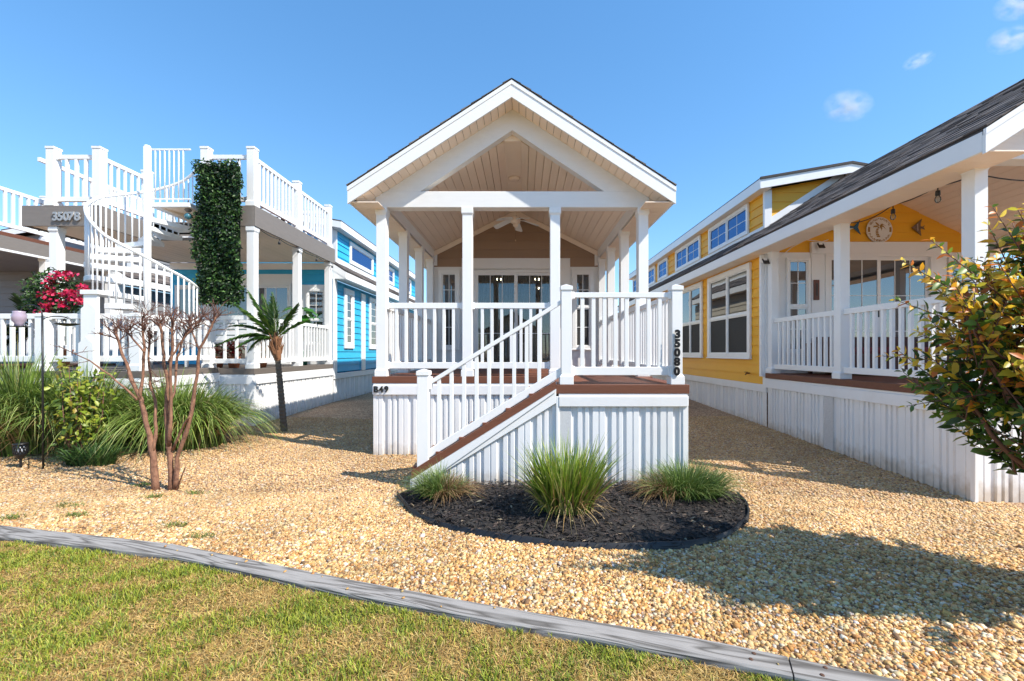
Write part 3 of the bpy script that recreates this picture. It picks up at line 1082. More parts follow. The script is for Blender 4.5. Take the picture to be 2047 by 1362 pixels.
def gable_porch(par, cx, yf, yw, hp, hr, zd, zb, zr, slope, front_x, side_y, over=.3, roof_back=None, cream=CREAM):
    """vaulted porch: posts, beams, gable boards, ceiling boards, soffit, fascia, roof"""
    roof_back = roof_back or yw
    yg = yf - over
    pw = .125
    # posts
    for x in front_x: post(par, x, yf + pw / 2, zd, zb, pw)
    for s in (-1, 1):
        for y in side_y: post(par, cx + s * hp, y, zd, zb, pw)
    xo = hp + pw / 2 + .01
    bh = .205
    B('porch_beam', WOODWHITE, par, cx - xo, cx + xo, yf, yf + .155, zb, zb + bh, bev=.004)
    for s in (-1, 1):
        B('porch_beam', WHITE, par, cx + s * hp - pw / 2 - .008, cx + s * hp + pw / 2 + .008, yf + .157, yw, zb + .001, zb + .25)
    # gable board following the rake, with triangular opening
    zt = zr - .205
    for s in (-1, 1):
        top = [(cx, zt), (cx + s * xo, zt - slope * xo)]
        lo_apex = zb + bh + 1.178 * .667
        pts = [(cx, zt), (cx, lo_apex), (cx + s * 1.178 * (hp / 1.676), zb + bh + .001), (cx + s * xo, zb + bh + .001), (cx + s * xo, max(zb + bh + .02, zt - slope * xo))]
        if s > 0: pts = pts[::-1]
        MB().prism_y(pts, yf + .01, yf + .13).build('gable_board', WOODWHITE, par)
        ze0 = zr - slope * hr
        pts = [(cx + s * xo, ze0 - .196), (cx + s * (hr - .026), ze0 - .196), (cx + s * (hr - .026), zt - slope * (hr - .026) + .01), (cx + s * xo, zt - slope * xo + .01)]
        MB().prism_y(pts if s > 0 else pts[::-1], yf + .015, yf + .04).build('eave_return', cream, par)
    # ceiling boards along the porch (shallower vault than the roof)
    ca, cs = zb + .962, .5
    for s in (-1, 1):
        ce = MB().prism_y([(cx, ca + .03), (cx + s * hp, ca - cs * hp + .03), (cx + s * hp, ca - cs * hp + .06), (cx, ca + .06)], yf + .16, yw).build('ceiling', cream, par)
        nb = 15
        bw = (hp - .11) / nb
        for i in range(nb):
            u = .11 + i * bw
            key = ('CEIL', s, round(bw, 4), round(yw - yf, 3))
            def make():
                g_ = .004
                return MB().prism_y([(s * g_, -cs * g_), (s * (bw - g_), -cs * (bw - g_)), (s * bw, -cs * bw + .022), (0, .022)], 0, yw - yf - .162).mesh('ceiling_board', cream)
            inst('ceiling_board', key, make, ce, (cx + s * u, yf + .161, ca - cs * u))
    B('ridge_panel', cream, par, cx - .115, cx + .115, yf + .132, yw, ca - .055, ca + .06)
    # roof slabs
    for s in (-1, 1):
        rf = MB().prism_y(slab(cx, s, 0, hr - .01, zr - .012, slope, .05), yg + .02, roof_back).build('roof', SHING, par)
        shingle_courses(rf, cx, s, .0, hr, zr, slope, yg - .012, roof_back)
        # rake trim: drip board and fascia, butted
        pts = slab(cx, s, 0, hr, zr - .017, slope, .05)
        MB().prism_y(pts if s < 0 else pts[::-1], yg - .004, yg + .02).build('drip_edge', WHITE, rf)
        pts = slab(cx, s, 0, hr - .003, zr - .068, slope, .155)
        MB().prism_y(pts if s < 0 else pts[::-1], yg + .003, yg + .03).build('rake_fascia', WHITE, rf)
        # eave fascia and box soffit
        ze = zr - slope * hr
        B('eave_fascia', WHITE, rf, *(sorted((cx + s * hr, cx + s * (hr - .025)))), yg + .031, roof_back, ze - .20, ze - .03)
        n = int((roof_back - yg - .05) / .2)
        st = (roof_back - yg - .05) / n
        for i in range(n):
            B('soffit_panel', cream, rf, *(sorted((cx + s * (hr - .027), cx + s * (hp - .05)))), yg + .035 + i * st + .002, yg + .035 + (i + 1) * st - .002, ze - .195, ze - .182, bev=.002)
        # rake soffit strips
        us = np.arange(.0, hr - .12, .087)
        for u in us:
            key = ('RS', s, round(slope, 3), over)
            def make():
                w_ = .082
                return MB().prism_y([(0, 0), (s * w_, -slope * w_), (s * w_, -slope * w_ + .012), (0, .012)], 0, over - .02).mesh('soffit_strip', cream)
            inst('soffit_strip', key, make, rf, (cx + s * (u + .002), yg + .031, zr - .205 - slope * u))
    cap = MB()
    yy = yg
    return par

def upper_lights(par, o, plane, wins, z0, z1):
    for (a, b, c) in wins:
        window(par, o, plane, a, b, z0, z1, trim=.07, cols=c, mun=(1, 1), pane=PANEB, sill=False)

# ================================================================= CENTRAL COTTAGE
def sliding_door(par, plane, x0, x1, z0, z1, clear, grid=(2, 2), deep=.06):
    mb = MB()
    t = .05
    mb.box(x0, x1, plane - .03, plane + deep, z1 - t, z1)
    mb.box(x0, x1, plane - .03, plane + deep, z0, z0 + t)
    mb.box(x0, x0 + t, plane - .029, plane + deep, z0 + t, z1 - t)
    mb.box(x1 - t, x1, plane - .029, plane + deep, z0 + t, z1 - t)
    d = mb.build('sliding_door', WHITE, par, bev=.003)
    xm = (x0 + x1) / 2
    for i, (a, b) in enumerate(((x0 + t, xm + .02), (xm - .02, x1 - t))):
        yo = plane - .022 + i * .035
        s = .055
        f = MB()
        f.box(a, b, yo, yo + .03, z1 - t - s, z1 - t); f.box(a, b, yo, yo + .03, z0 + t, z0 + t + s)
        f.box(a, a + s, yo + .001, yo + .029, z0 + t + s, z1 - t - s); f.box(b - s, b, yo + .001, yo + .029, z0 + t + s, z1 - t - s)
        f.build('door_sash', WHITE, d)
        B('pane', PANEC if clear else PANE, d, a + s, b - s, yo + .010, yo + .016, z0 + t + s, z1 - t - s, bev=0)
        for k in range(grid[0]):
            u = a + s + (b - a - 2 * s) * (k + 1) / (grid[0] + 1)
            B('muntin', WHITE, d, u - .006, u + .006, yo + .004, yo + .0095, z0 + t + s, z1 - t - s, bev=0)
        for k in range(grid[1]):
            u = z0 + t + s + (z1 - z0 - 2 * t - 2 * s) * (k + 1) / (grid[1] + 1)
            B('muntin', WHITE, d, a + s, b - s, yo + .005, yo + .009, u - .006, u + .006, bev=0)
    B('door_handle', BLACKM, d, xm - .05, xm - .03, plane - .06, plane - .02, 1.9, 2.1)
    return d

def upper_body(par, c, yb, ye, hr, zr, hw, m):
    """low side roofs, clerestory walls and shallow upper roof behind a gabled porch"""
    dz = zr - .65 * hw - 3.6425       # offset against the reference heights
    for s in (-1, 1):
        rf = MB().prism_y(slab(c, s, hw - .05, hr - .01, zr - .012, .65, .05), yb + .001, ye + .1).build('roof', SHING, par)
        shingle_courses(rf, c, s, hw - .03, hr, zr, .65, yb + .002, ye + .1)
        ze = zr - .65 * hr
        B('eave_fascia', WHITE, rf, *(sorted((c + s * hr, c + s * (hr - .025)))), yb + .001, ye + .1, ze - .20, ze - .03)
        n_ = int((ye - yb) / .41)
        for i in range(n_):
            B('soffit_panel', CREAM, rf, *(sorted((c + s * (hr - .027), c + s * (hr - .35)))), yb + .005 + i * .41, yb + .005 + i * .41 + .406, ze - .195, ze - .182, bev=.002)
        siding(par, 'X-' if s < 0 else 'X+', c + s * hw, yb, ye, 3.60 + dz, 4.40 + dz, m)
        B('base_trim', WHITE, par, *(sorted((c + s * (hw + .002), c + s * (hw + .04)))), yb - .05, ye, 3.60 + dz, 3.685 + dz)
        hu = hw + .21
        zu = 4.79 + dz
        ur = MB().prism_y(slab(c, s, 0, hu, zu, .173, .04), yb - .21, ye + .2).build('upper_roof', SHING, par)
        pts = slab(c, s, 0, hu + .01, zu - .041, .173, .16)
        MB().prism_y(pts if s < 0 else pts[::-1], yb - .23, yb - .205).build('rake_fascia', WHITE, ur)
        pts = slab(c, s, 0, hu + .015, zu + .005, .173, .044)
        MB().prism_y(pts if s < 0 else pts[::-1], yb - .25, yb - .22).build('drip_edge', SHING, ur)
        zf = zu - .173 * hu
        B('eave_fascia', WHITE, ur, *(sorted((c + s * (hu + .005), c + s * (hu - .015)))), yb - .204, ye + .2, zf - .20, zf - .02)
        B('upper_soffit', CREAM, ur, *(sorted((c + s * (hu - .016), c + s * (hw + .002)))), yb - .204, ye + .2, zf - .19, zf - .175)
        pts = slab(c, s, .02, hw + .02, zr + .14, .65, .132)
        MB().prism_y(pts if s < 0 else pts[::-1], yb - .05, yb - .022).build('flashing_board', WHITE, par)
        a, b = sorted((c + s * (hw - .09), c + s * (hw + .05)))
        B('corner_board', WHITE, par, a, b, yb - .055, yb - .001, 3.63 + dz, 4.34 + dz)
    gable_siding(par, yb, c, hw, 3.45 + dz, lambda x: 4.61 + dz - .173 * abs(x - c), m)

C = thing('cottage', 'tan cottage in the middle with white gabled porch, side steps and black number 35080', 'cottage', (-.134, 5.6, 0), 'park cottages in a row')
cx = -.134
gable_porch(C, cx, 5.62, 8.70, 1.676, 1.99, 1.0, 3.16, 4.62, .65, [-1.81, -.709, .414, 1.542], [6.71, 7.72, 8.62], over=.30, roof_back=9.45)
upper_body(C, cx, 9.45, 17, 1.99, 4.62, 1.33, BEIGE)
decking(C, -1.918, 1.652, 5.60, 8.69, 1.0, DECKM, 'X')
skirt(C, 'Y-', 5.635, -1.905, 1.638, -.12, .885, band=.115)
skirt(C, 'X-', -1.885, 5.64, 17, -.12, .885, band=.115)
skirt(C, 'X+', 1.615, 5.64, 17, -.12, .885, band=.115)
# front wall
gable_siding(C, 8.70, cx, 1.69, 3.0, lambda x: 4.14 - .5 * abs(x - cx), BROWN)
for s in (-1, 1):
    a, b = sorted((cx + s * 1.066, cx + s * 1.70))
    B('wall_panel', WHITE, C, a, b, 8.685, 8.78, .99, 3.02)
    a, b = sorted((cx + s * 1.105, cx + s * 1.53))
    window(C, 'Y-', 8.684, a, b, 1.36, 2.94, trim=.075, mid=2.2, mun=(1, 1), low=SCREEN)
    a, b = sorted((cx + s * .85, cx + s * 1.066))
    B('door_trim', WHITE, C, a, b, 8.655, 8.78, .99, 2.955)
    # sloped ceiling trim on the wall
    pts = [(cx, 4.112), (cx + s * 1.68, 4.112 - .5 * 1.68), (cx + s * 1.68, 4.112 - .5 * 1.68 - .10), (cx, 4.012)]
    MB().prism_y(pts if s < 0 else pts[::-1], 8.655, 8.676).build('ceiling_trim', CREAM, C)
    a, b = sorted((cx + s * 1.55, cx + s * 1.69))
    B('corner_trim', WHITE, C, a, b, 8.662, 8.684, 3.021, 3.29)
B('door_header', WHITE, C, cx - 1.066, cx + 1.066, 8.65, 8.699, 2.956, 3.165)
B('door_header', WHITE, C, cx - .85, cx + .85, 8.70, 8.79, 2.94, 2.999)
sliding_door(C, 8.70, cx - .849, cx + .849, 1.01, 2.939, True)
# room behind the door, blinds and ceiling lights
B('room_back', ROOM, C, -1.75, 1.5, 12.9, 13.0, .95, 3.05)
B('room_floor', DECKM, C, -1.75, 1.5, 8.8, 12.9, .95, .99)
B('room_ceiling', ROOM, C, -1.75, 1.5, 8.8, 12.9, 3.02, 3.06)
for i in range(22):
    x = cx - .80 + i * 1.6 / 21
    key = ('slat',)
    def mk():
        a = math.radians(48)
        dx, dy = .042 * math.cos(a), .042 * math.sin(a)
        return MB().prism_z([(-dx, -dy), (dx, dy), (dx - .001, dy + .0015), (-dx - .001, -dy + .0015)], 0, 1.82).mesh('blind_slat', BLIND)
    inst('blind_slat', key, mk, C, (x, 8.86, 1.06))
LAMP = emit('warm_lamp', (1.0, .82, .55), 9)
for (x, y) in ((-.55, 10.2), (.35, 10.2), (.42, 11.6)):
    MB().lathe([(.07, -.02), (.075, 0)], (x, y, 3.015), 16).build('ceiling_lamp', LAMP, C)
# side walls of the house
siding(C, 'X+', 1.60, 8.72, 17, .89, 3.12, BEIGE)
siding(C, 'X-', -1.868, 8.72, 17, .89, 3.12, BEIGE)
B('corner_board', WHITE, C, 1.60, 1.632, 8.70, 8.80, .89, 3.12)
B('corner_board', WHITE, C, -1.90, -1.868, 8.70, 8.80, .89, 3.12)
B('back_wall', BEIGE, C, -1.86, 1.59, 16.9, 17.0, .2, 3.1)
window(C, 'X+', 1.602, 9.9, 11.4, 1.3, 2.9, cols=2, mid=2.05)
window(C, 'X-', -1.87, 9.9, 11.4, 1.3, 2.9, cols=2, mid=2.05)
# porch railings
zt, zb_ = 1.945, 1.10
railing(C, 'X', 5.6825, -1.7475, -.7715, zt, zb_)
railing(C, 'X', 5.6825, -.6465, .3515, zt, zb_)
ysd = [5.745, 6.71, 7.72, 8.62]
for x in (-1.81, 1.542):
    for a, b in zip(ysd[:-1], ysd[1:]):
        railing(C, 'Y', x, a + (.0625 if a > 6 else 0), b - .0625, zt, zb_)
# landing and steps
decking(C, .316, 1.592, 4.20, 5.598, .997, DECKM, 'X')
skirt(C, 'Y-', 4.235, .345, 1.575, -.12, .885, band=.095)
skirt(C, 'X+', 1.555, 4.245, 5.6, -.12, .885, band=.095)
B('corner_board', WHITE, C, 1.53, 1.582, 4.205, 4.232, -.1, .789)
B('corner_board', WHITE, C, .318, .346, 4.196, 4.232, -.1, .885)
for x in (.421, 1.484): post(C, x, 4.275, .997, 1.905, .10, top='cap', name='newel_post')
railing(C, 'X', 4.275, .471, 1.434, 1.885, 1.085, gap=.107, bal=.036, th=.05)
railing(C, 'Y', 1.484, 4.325, 5.61, 1.885, 1.085, gap=.107, bal=.036, th=.05)
SL = .623
def sl(x): return .185 + SL * (x + 1.048)
st = MB()
st.prism_y([(-1.06, .10), (.316, sl(.316) - .074), (.316, sl(.316)), (-1.06, sl(-1.06))][::-1], 4.19, 4.235)
MB().prism_y([(-1.06, .10), (.316, sl(.316) - .074), (.316, sl(.316)), (-1.06, sl(-1.06))][::-1], 5.22, 5.26).build('stringer', DECKM, C)
stairs = st.build('staircase', DECKM, C)
for k in range(1, 7):
    z = .995 - .14 * (7 - k) + .055
    x1 = .316 - .225 * (6 - k)
    B('tread', DECKM, stairs, x1 - .255, x1, 4.236, 5.219, z - .03, z)
    B('riser', WHITE, stairs, x1 - .012, x1 + .01, 4.24, 5.215, z + .001, z + .11)
MB().prism_y([(-1.075, -.08), (-1.03, -.08), (-1.03, -.005), (.318, sl(.318) - .215), (.318, sl(.318) - .076), (-1.075, .095)][::-1], 4.196, 4.228).build('stringer', WHITE, stairs, bev=.003)
MB().prism_y([(-1.05, -.02), (.318, sl(.318) - .1), (.318, sl(.318) - .077), (-1.05, .092)][::-1], 4.18, 4.1955).build('stringer_lip', WHITE, stairs)
skirt(C, 'Y-', 4.24, -1.02, .33, -.12, lambda u: sl(u) - .17)
post(C, -.96, 4.275, .16, 1.085, .11, base=False, top='cap', name='newel_post')
hr_ = MB()
hr_.prism_y([(-.906, .985), (.371, .985 + .785), (.371, 1.815), (-.906, 1.03)][::-1], 4.245, 4.305)
hr_.box(-.915, -.88, 4.24, 4.31, .95, 1.07)
hr = hr_.build('stair_railing', WHITE, C, bev=.003)
MB().prism_y([(-.906, .285), (.371, .285 + .79), (.371, 1.16), (-.906, .37)][::-1], 4.25, 4.30).build('bottom_rail', WHITE, hr, bev=.003)
for i in range(9):
    x = -.813 + i * .1215
    zb0 = .36 + .619 * (x + .906); zt0 = .99 + .615 * (x + .906)
    B('baluster', WHITE, hr, x - .018, x + .018, 4.257, 4.293, zb0, zt0, bev=.002)
# house numbers
for ch, z in zip('35080', (1.441, 1.353, 1.264, 1.177, 1.085)):
    glyph(C, ch, 1.474 + (1.264 - z) * -.02, 4.225 - .016, z - .002, .102, .012, NUMM, .0055)
for ch, x in zip('B49', (-1.860, -1.797, -1.730)):
    glyph(C, ch, x, 5.588, .800, .108, .012, NUMM, .0022)

# porch ceiling fan and light
fan = thing('ceiling_fan', 'white ceiling fan under the middle cottage porch ceiling', 'ceiling fan', (-.13, 7.9, 3.6))
MB().tube([(-.13, 7.9, 3.72), (-.13, 7.9, 4.09)], .014, 10).build('downrod', CREAM, fan, smooth=True)
MB().lathe([(.05, .0), (.085, .02), (.09, .08), (.06, .12), (.03, .13)], (-.13, 7.9, 3.62), 20).build('motor', CREAM, fan, smooth=True)
MB().lathe([(.01, 0), (.045, .03), (.05, .07)], (-.13, 7.9, 3.55), 16).build('light_cap', CREAM, fan, smooth=True)
for k in range(5):
    a = math.radians(-62 + 72 * k)
    ca_, sa_ = math.cos(a), math.sin(a)
    vs = []
    for r, w, dz in ((.07, .03, .06), (.16, .055, .055), (.40, .07, -.015), (.43, .045, -.02)):
        for s in (-1, 1):
            for t in (0, .008):
                vs.append((-.13 + ca_ * r - sa_ * w * s, 7.9 + sa_ * r + ca_ * w * s, 3.62 + dz + s * .012 + t))
    fs = []
    for i in range(3):
        b = i * 4
        fs += [(b, b + 4, b + 6, b + 2), (b + 1, b + 3, b + 7, b + 5), (b, b + 1, b + 5, b + 4), (b + 2, b + 6, b + 7, b + 3)]
    fs += [(0, 2, 3, 1), (12, 13, 15, 14)]
    MB().add(vs, fs).build('fan_blade', WHITE, fan)
pc = MB().tube([(-.13, 7.9, 3.56), (-.129, 7.9, 3.33)], .0015, 5)
pc.build('pull_chain', BLACKM, fan)
MB().lathe([(.004, 0), (.009, .008), (.003, .03)], (-.129, 7.9, 3.305), 10).build('chain_pull', mat('brass_pull', (.8, .6, .3), .3, .1, metal=.7), fan)
lt = MB().lathe([(.03, 0), (.075, .008), (.085, .03), (.085, .045)], (-.13, 6.95, 4.022), 24).build('ceiling_light', CREAM, None, smooth=True)
tag(lt, 'small round cream light fixture on the middle porch ceiling', 'ceiling light')
# small things on the middle porch

# ================================================================= YELLOW COTTAGE
Yc = thing('cottage', 'yellow cottage at the right with dark shingled porch roof and clerestory windows', 'cottage', (6.0, 4.0, 0), 'park cottages in a row')
cy = 6.0
gable_porch(Yc, cy, 4.04, 7.48, 1.79, 2.15, .96, 3.08, 4.585, .65, [4.21, 5.40, 6.60, 7.79], [5.81, 7.40], over=.38, roof_back=8.25)
decking(Yc, 4.115, 7.885, 4.0, 7.47, .96, DECKM, 'X')
skirt(Yc, 'X-', 4.16, 4.05, 7.47, -.22, .845, band=.13)
skirt(Yc, 'Y-', 4.05, 4.16, 7.85, -.22, .845, band=.13)
B('corner_board', WHITE, Yc, 4.125, 4.16, 4.015, 4.06, -.2, .714)
skirt(Yc, 'X-', 4.165, 7.475, 18, -.1, .757, band=.13, lip=False)
siding(Yc, 'X-', 4.175, 7.50, 18, .76, 3.0, YELLOW)
B('corner_board', WHITE, Yc, 4.13, 4.172, 7.475, 7.58, .758, 3.0)
B('downspout', WHITE, Yc, 4.06, 4.128, 7.50, 7.56, .9, 2.98)
B('back_wall', YELLOW, Yc, 4.18, 7.8, 17.9, 18.0, .2, 3.1)
B('side_wall', YELLOW, Yc, 7.72, 7.82, 7.5, 18, .2, 3.1)
window(Yc, 'X-', 4.157, 7.99, 9.82, 1.19, 2.95, trim=.10, cols=2, mid=2.03, mun=(0, 0), low=SCREEN)
window(Yc, 'X-', 4.157, 10.14, 11.6, 1.19, 2.95, trim=.10, cols=2, mid=2.03, low=SCREEN)
window(Yc, 'X-', 4.157, 13.4, 14.9, 1.19, 2.95, trim=.10, cols=2, mid=2.03, low=SCREEN)
# front wall
gable_siding(Yc, 7.48, cy, 1.82, .96, lambda x: 4.05 - .5 * abs(x - cy), YELLOW)
for s in (-1, 1):
    a, b = sorted((cy + s * 1.14, cy + s * 1.80))
    B('wall_panel', WHITE, Yc, a, b, 7.435, 7.459, .95, 3.0)
    a, b = sorted((cy + s * 1.16, cy + s * 1.56))
    window(Yc, 'Y-', 7.434, a, b, 1.3, 2.9, trim=.045, mid=2.08, mun=(1, 1))
    a, b = sorted((cy + s * .91, cy + s * 1.14))
    B('door_trim', WHITE, Yc, a, b, 7.41, 7.459, .95, 2.97)
B('door_header', WHITE, Yc, cy - 1.14, cy + 1.14, 7.40, 7.459, 2.971, 3.17)
sliding_door(Yc, 7.424, cy - .909, cy + .909, .965, 2.97, False, deep=.018)
# porch railings on the visible sides
for a, b in ((4.165, 5.747), (5.873, 7.337)):
    railing(Yc, 'Y', 4.21, a, b, 1.875, 1.035, gap=.125)
for a, b in ((4.273, 5.337), (5.463, 6.537), (6.663, 7.727)):
    railing(Yc, 'X', 4.1025, a, b, 1.875, 1.035, gap=.125)
upper_body(Yc, cy, 8.25, 18, 2.15, 4.585, 1.45, YELLOW)
upper_lights(Yc, 'X-', 4.532, [(8.80, 10.66, 2), (11.18, 12.98, 2), (13.7, 14.66, 1), (15.0, 15.92, 1), (17.1, 18.0, 1)], 3.686, 4.30)
VENT = mat('perforated_vent', (.72, .73, .75), .5, .5, 160)
B('skirt_vent', VENT, Yc, 4.128, 4.1375, 5.86, 6.04, -.12, .712, bev=0)
B('skirt_vent', VENT, C, .36, .46, 4.2115, 4.2125, -.1, .785, bev=0)
# hose tap as part of the wall
tap = MB().tube([(4.15, 8.05, .93), (4.09, 8.05, .93), (4.07, 8.05, .90)], .014, 8)
tap.lathe([(.004, 0), (.035, .002), (.035, .012), (.004, .014)], (4.085, 8.05, .945), 12)
tap.build('hose_tap', mat('brass', (.25, .12, .05), .45, .2, metal=.6), Yc, smooth=True)

# ---- brown wicker sofa on the yellow porch
so = thing('patio_sofa', 'dark brown wicker sofa along the yellow porch wall behind the railing', 'sofa', (5.8, 6.8, .96))
WICK = mat('brown_wicker', (.085, .03, .022), .7, .35, 60, .6, 120)
CUSH = mat('maroon_cushion', (.16, .03, .035), .9, .15, 25)
B('sofa_base', WICK, so, 4.75, 7.0, 6.55, 7.25, 1.02, 1.28, bev=.02)
B('sofa_back', WICK, so, 4.75, 7.0, 7.10, 7.26, 1.285, 1.56, bev=.02)
for x in (4.62, 7.0): B('sofa_arm', WICK, so, x, x + .12, 6.55, 7.26, 1.02, 1.46, bev=.02)
for i in range(3): B('seat_cushion', CUSH, so, 4.77 + i * .74, 5.49 + i * .74, 6.56, 7.09, 1.285, 1.39, bev=.03)
for x in (4.66, 7.02):
    for y in (6.6, 7.15): B('sofa_foot', WICK, so, x, x + .05, y, y + .05, .962, 1.019)

# ---- things hung on the yellow porch wall
SIGNW = mat('white_sign_board', (.74, .72, .69), .55, .06, 10)
sg = thing('palm_sign', 'round white sign with cut-out palm tree on the yellow porch wall', 'sign', (6.02, 7.42, 3.16))
sc = (6.02, 3.378)
pts = [(sc[0] + .216 * math.cos(2 * math.pi * k / 48), sc[1] + .216 * math.sin(2 * math.pi * k / 48)) for k in range(48)]
MB().prism_y(pts[::-1], 7.425, 7.445).build('sign_board', SIGNW, sg)
CUT = mat('sign_cutout_ochre', (.33, .17, .03), .6, .1, 10)
cut = MB()
def arc_strip(mb, c, r0, r1, a0, a1, y, n=6):
    vs, fs = [], []
    for k in range(n + 1):
        a = math.radians(a0 + (a1 - a0) * k / n)
        for r in (r0, r1):
            vs.append((c[0] + r * math.cos(a), y, c[1] + r * math.sin(a)))
    for k in range(n):
        fs.append((2 * k, 2 * k + 1, 2 * k + 3, 2 * k + 2))
    mb.add(vs, fs)
lr = random.Random(4)
for a0, a1 in ((25, 155), (198, 342)):
    a = a0
    while a < a1 - 6:
        w = lr.choice([2.2, 3, 5])
        arc_strip(cut, sc, .166 + lr.choice([0, .01, .016]), .2, a, a + w, 7.4235, 2)
        if lr.random() < .5: arc_strip(cut, sc, .166, .176, a, a + w + 2.5, 7.4235, 2)
        a += w + lr.choice([2.2, 3.2, 4.5])
for a0, a1 in ((165, 192), (-12, 14)): arc_strip(cut, sc, .163, .2, a0, a1, 7.4235)
for k, (dx, dz) in enumerate(((-.022, .035), (-.040, .008), (-.047, -.022), (-.045, -.052), (-.036, -.082), (-.022, -.11))):
    w = .018 + k * .0025
    cut.add([(sc[0] + dx - w, 7.4235, sc[1] + dz - .011), (sc[0] + dx + w, 7.4235, sc[1] + dz - .013), (sc[0] + dx + w * .9, 7.4235, sc[1] + dz + .012), (sc[0] + dx - w * .8, 7.4235, sc[1] + dz + .012)], [(0, 1, 2, 3)])
for (ax, az, bx_, bz_) in ((-.10, .055, -.115, .035), (-.06, .115, -.075, .128), (.05, .095, .115, .06), (.06, .06, .112, .0), (.035, .02, .028, -.02)):
    o0 = (sc[0] + .0, sc[1] + .065)
    p1 = (sc[0] + ax, sc[1] + az); p2 = (sc[0] + bx_, sc[1] + bz_)
    nx_, nz_ = -(p1[1] - o0[1]), p1[0] - o0[0]
    l = math.hypot(nx_, nz_); nx_ /= l; nz_ /= l
    cut.add([(o0[0], 7.4235, o0[1]), ((o0[0] + p1[0]) / 2 + nx_ * .016, 7.4235, (o0[1] + p1[1]) / 2 + nz_ * .016), (p1[0] + nx_ * .012, 7.4235, p1[1] + nz_ * .012), (p2[0], 7.4235, p2[1]), (p1[0] - nx_ * .012, 7.4235, p1[1] - nz_ * .012), ((o0[0] + p1[0]) / 2 - nx_ * .014, 7.4235, (o0[1] + p1[1]) / 2 - nz_ * .014)], [(0, 1, 2, 3, 4, 5)])
cut.build('cut_out', CUT, sg)
af = thing('angelfish_ornament', 'grey brown metal angelfish ornament on the yellow porch wall', 'wall ornament', (6.67, 7.42, 3.28))
FISH = mat('weathered_metal_fish', (.20, .14, .10), .5, .35, 25, metal=.3)
fx, fz = 6.67, 3.42
MB().prism_y([(fx - .10, fz), (fx - .03, fz + .055), (fx + .02, fz + .10), (fx + .065, fz + .145), (fx + .04, fz + .06), (fx + .045, fz), (fx + .04, fz - .05), (fx + .055, fz - .14), (fx, fz - .085), (fx - .05, fz - .045)][::-1], 7.425, 7.44).build('fish_body', FISH, af)
MB().prism_y([(fx + .045, fz + .018), (fx + .075, fz + .012), (fx + .115, fz + .035), (fx + .095, fz), (fx + .115, fz - .035), (fx + .075, fz - .02), (fx + .045, fz - .018)], 7.427, 7.438).build('fish_tail', FISH, af)
MB().prism_y([(fx - .02, fz + .055), (fx - .005, fz + .065), (fx - .0, fz - .06), (fx - .015, fz - .055)], 7.421, 7.4245).build('fish_stripe', mat('pale_stripe', (.45, .38, .33), .5, .2, 20), af)
mf = thing('marlin_ornament', 'blue and white marlin ornament on the yellow porch wall behind the post', 'wall ornament', (5.3, 7.42, 3.3))
MARL = mat('marlin_blue', (.02, .12, .22), .35, .2, 15)
fx, fz = 5.33, 3.40
MB().prism_y([(fx - .30, fz + .045), (fx - .18, fz + .03), (fx - .06, fz + .075), (fx + .1, fz + .055), (fx + .25, fz + .03), (fx + .25, fz + .005), (fx + .05, fz + .0), (fx - .15, fz + .005)], 7.41, 7.44).build('fish_back', MARL, mf)
MB().prism_y([(fx - .15, fz + .004), (fx + .05, fz - .001), (fx + .25, fz + .004), (fx + .1, fz - .055), (fx - .05, fz - .045)], 7.412, 7.438).build('fish_belly', SIGNW, mf)
MB().prism_y([(fx - .06, fz + .076), (fx + .02, fz + .17), (fx + .12, fz + .12), (fx + .1, fz + .056)], 7.42, 7.434).build('dorsal_fin', mat('fin_green', (.05, .25, .2), .4, .2, 15), mf)
MB().prism_y([(fx + .25, fz + .03), (fx + .36, fz + .15), (fx + .32, fz + .02), (fx + .37, fz - .10), (fx + .25, fz + .004)], 7.42, 7.434).build('tail_fin', MARL, mf)
th = thing('wall_thermometer', 'narrow brown wooden plaque on the white trim beside the yellow porch door', 'plaque', (4.93, 7.38, 2.17))
B('plaque', mat('brown_plaque', (.14, .05, .03), .5, .2, 15), th, 4.89, 4.98, 7.385, 7.409, 2.19, 2.53)
B('plaque_inset', mat('plaque_dark', (.05, .03, .025), .5, .2, 15), th, 4.92, 4.95, 7.38, 7.3845, 2.26, 2.47)
def solar_light(x, y, z, label, nx):
    t = thing('solar_light', label, 'solar light', (x, y, z), 'solar lights')
    B('lamp_body', WHITE, t, x - .03, x + .03, y - .05, y + .03, z, z + .07)
    MB().add([(x - .05, y - .09, z - .03), (x + .05, y - .09, z - .03), (x + .05, y - .03, z + .06), (x - .05, y - .03, z + .06), (x - .05, y - .08, z - .036), (x + .05, y - .08, z - .036), (x + .05, y - .02, z + .054), (x - .05, y - .02, z + .054)],
             [(0, 1, 2, 3), (4, 7, 6, 5), (0, 4, 5, 1), (1, 5, 6, 2), (2, 6, 7, 3), (3, 7, 4, 0)]).build('solar_panel', BLACKM, t)
solar_light(4.09, 7.46, 2.83, 'solar light with black panel on the yellow cottage corner', 0)
solar_light(4.98, 7.40, 3.08, 'solar light with black panel above the yellow porch door trim', 0)

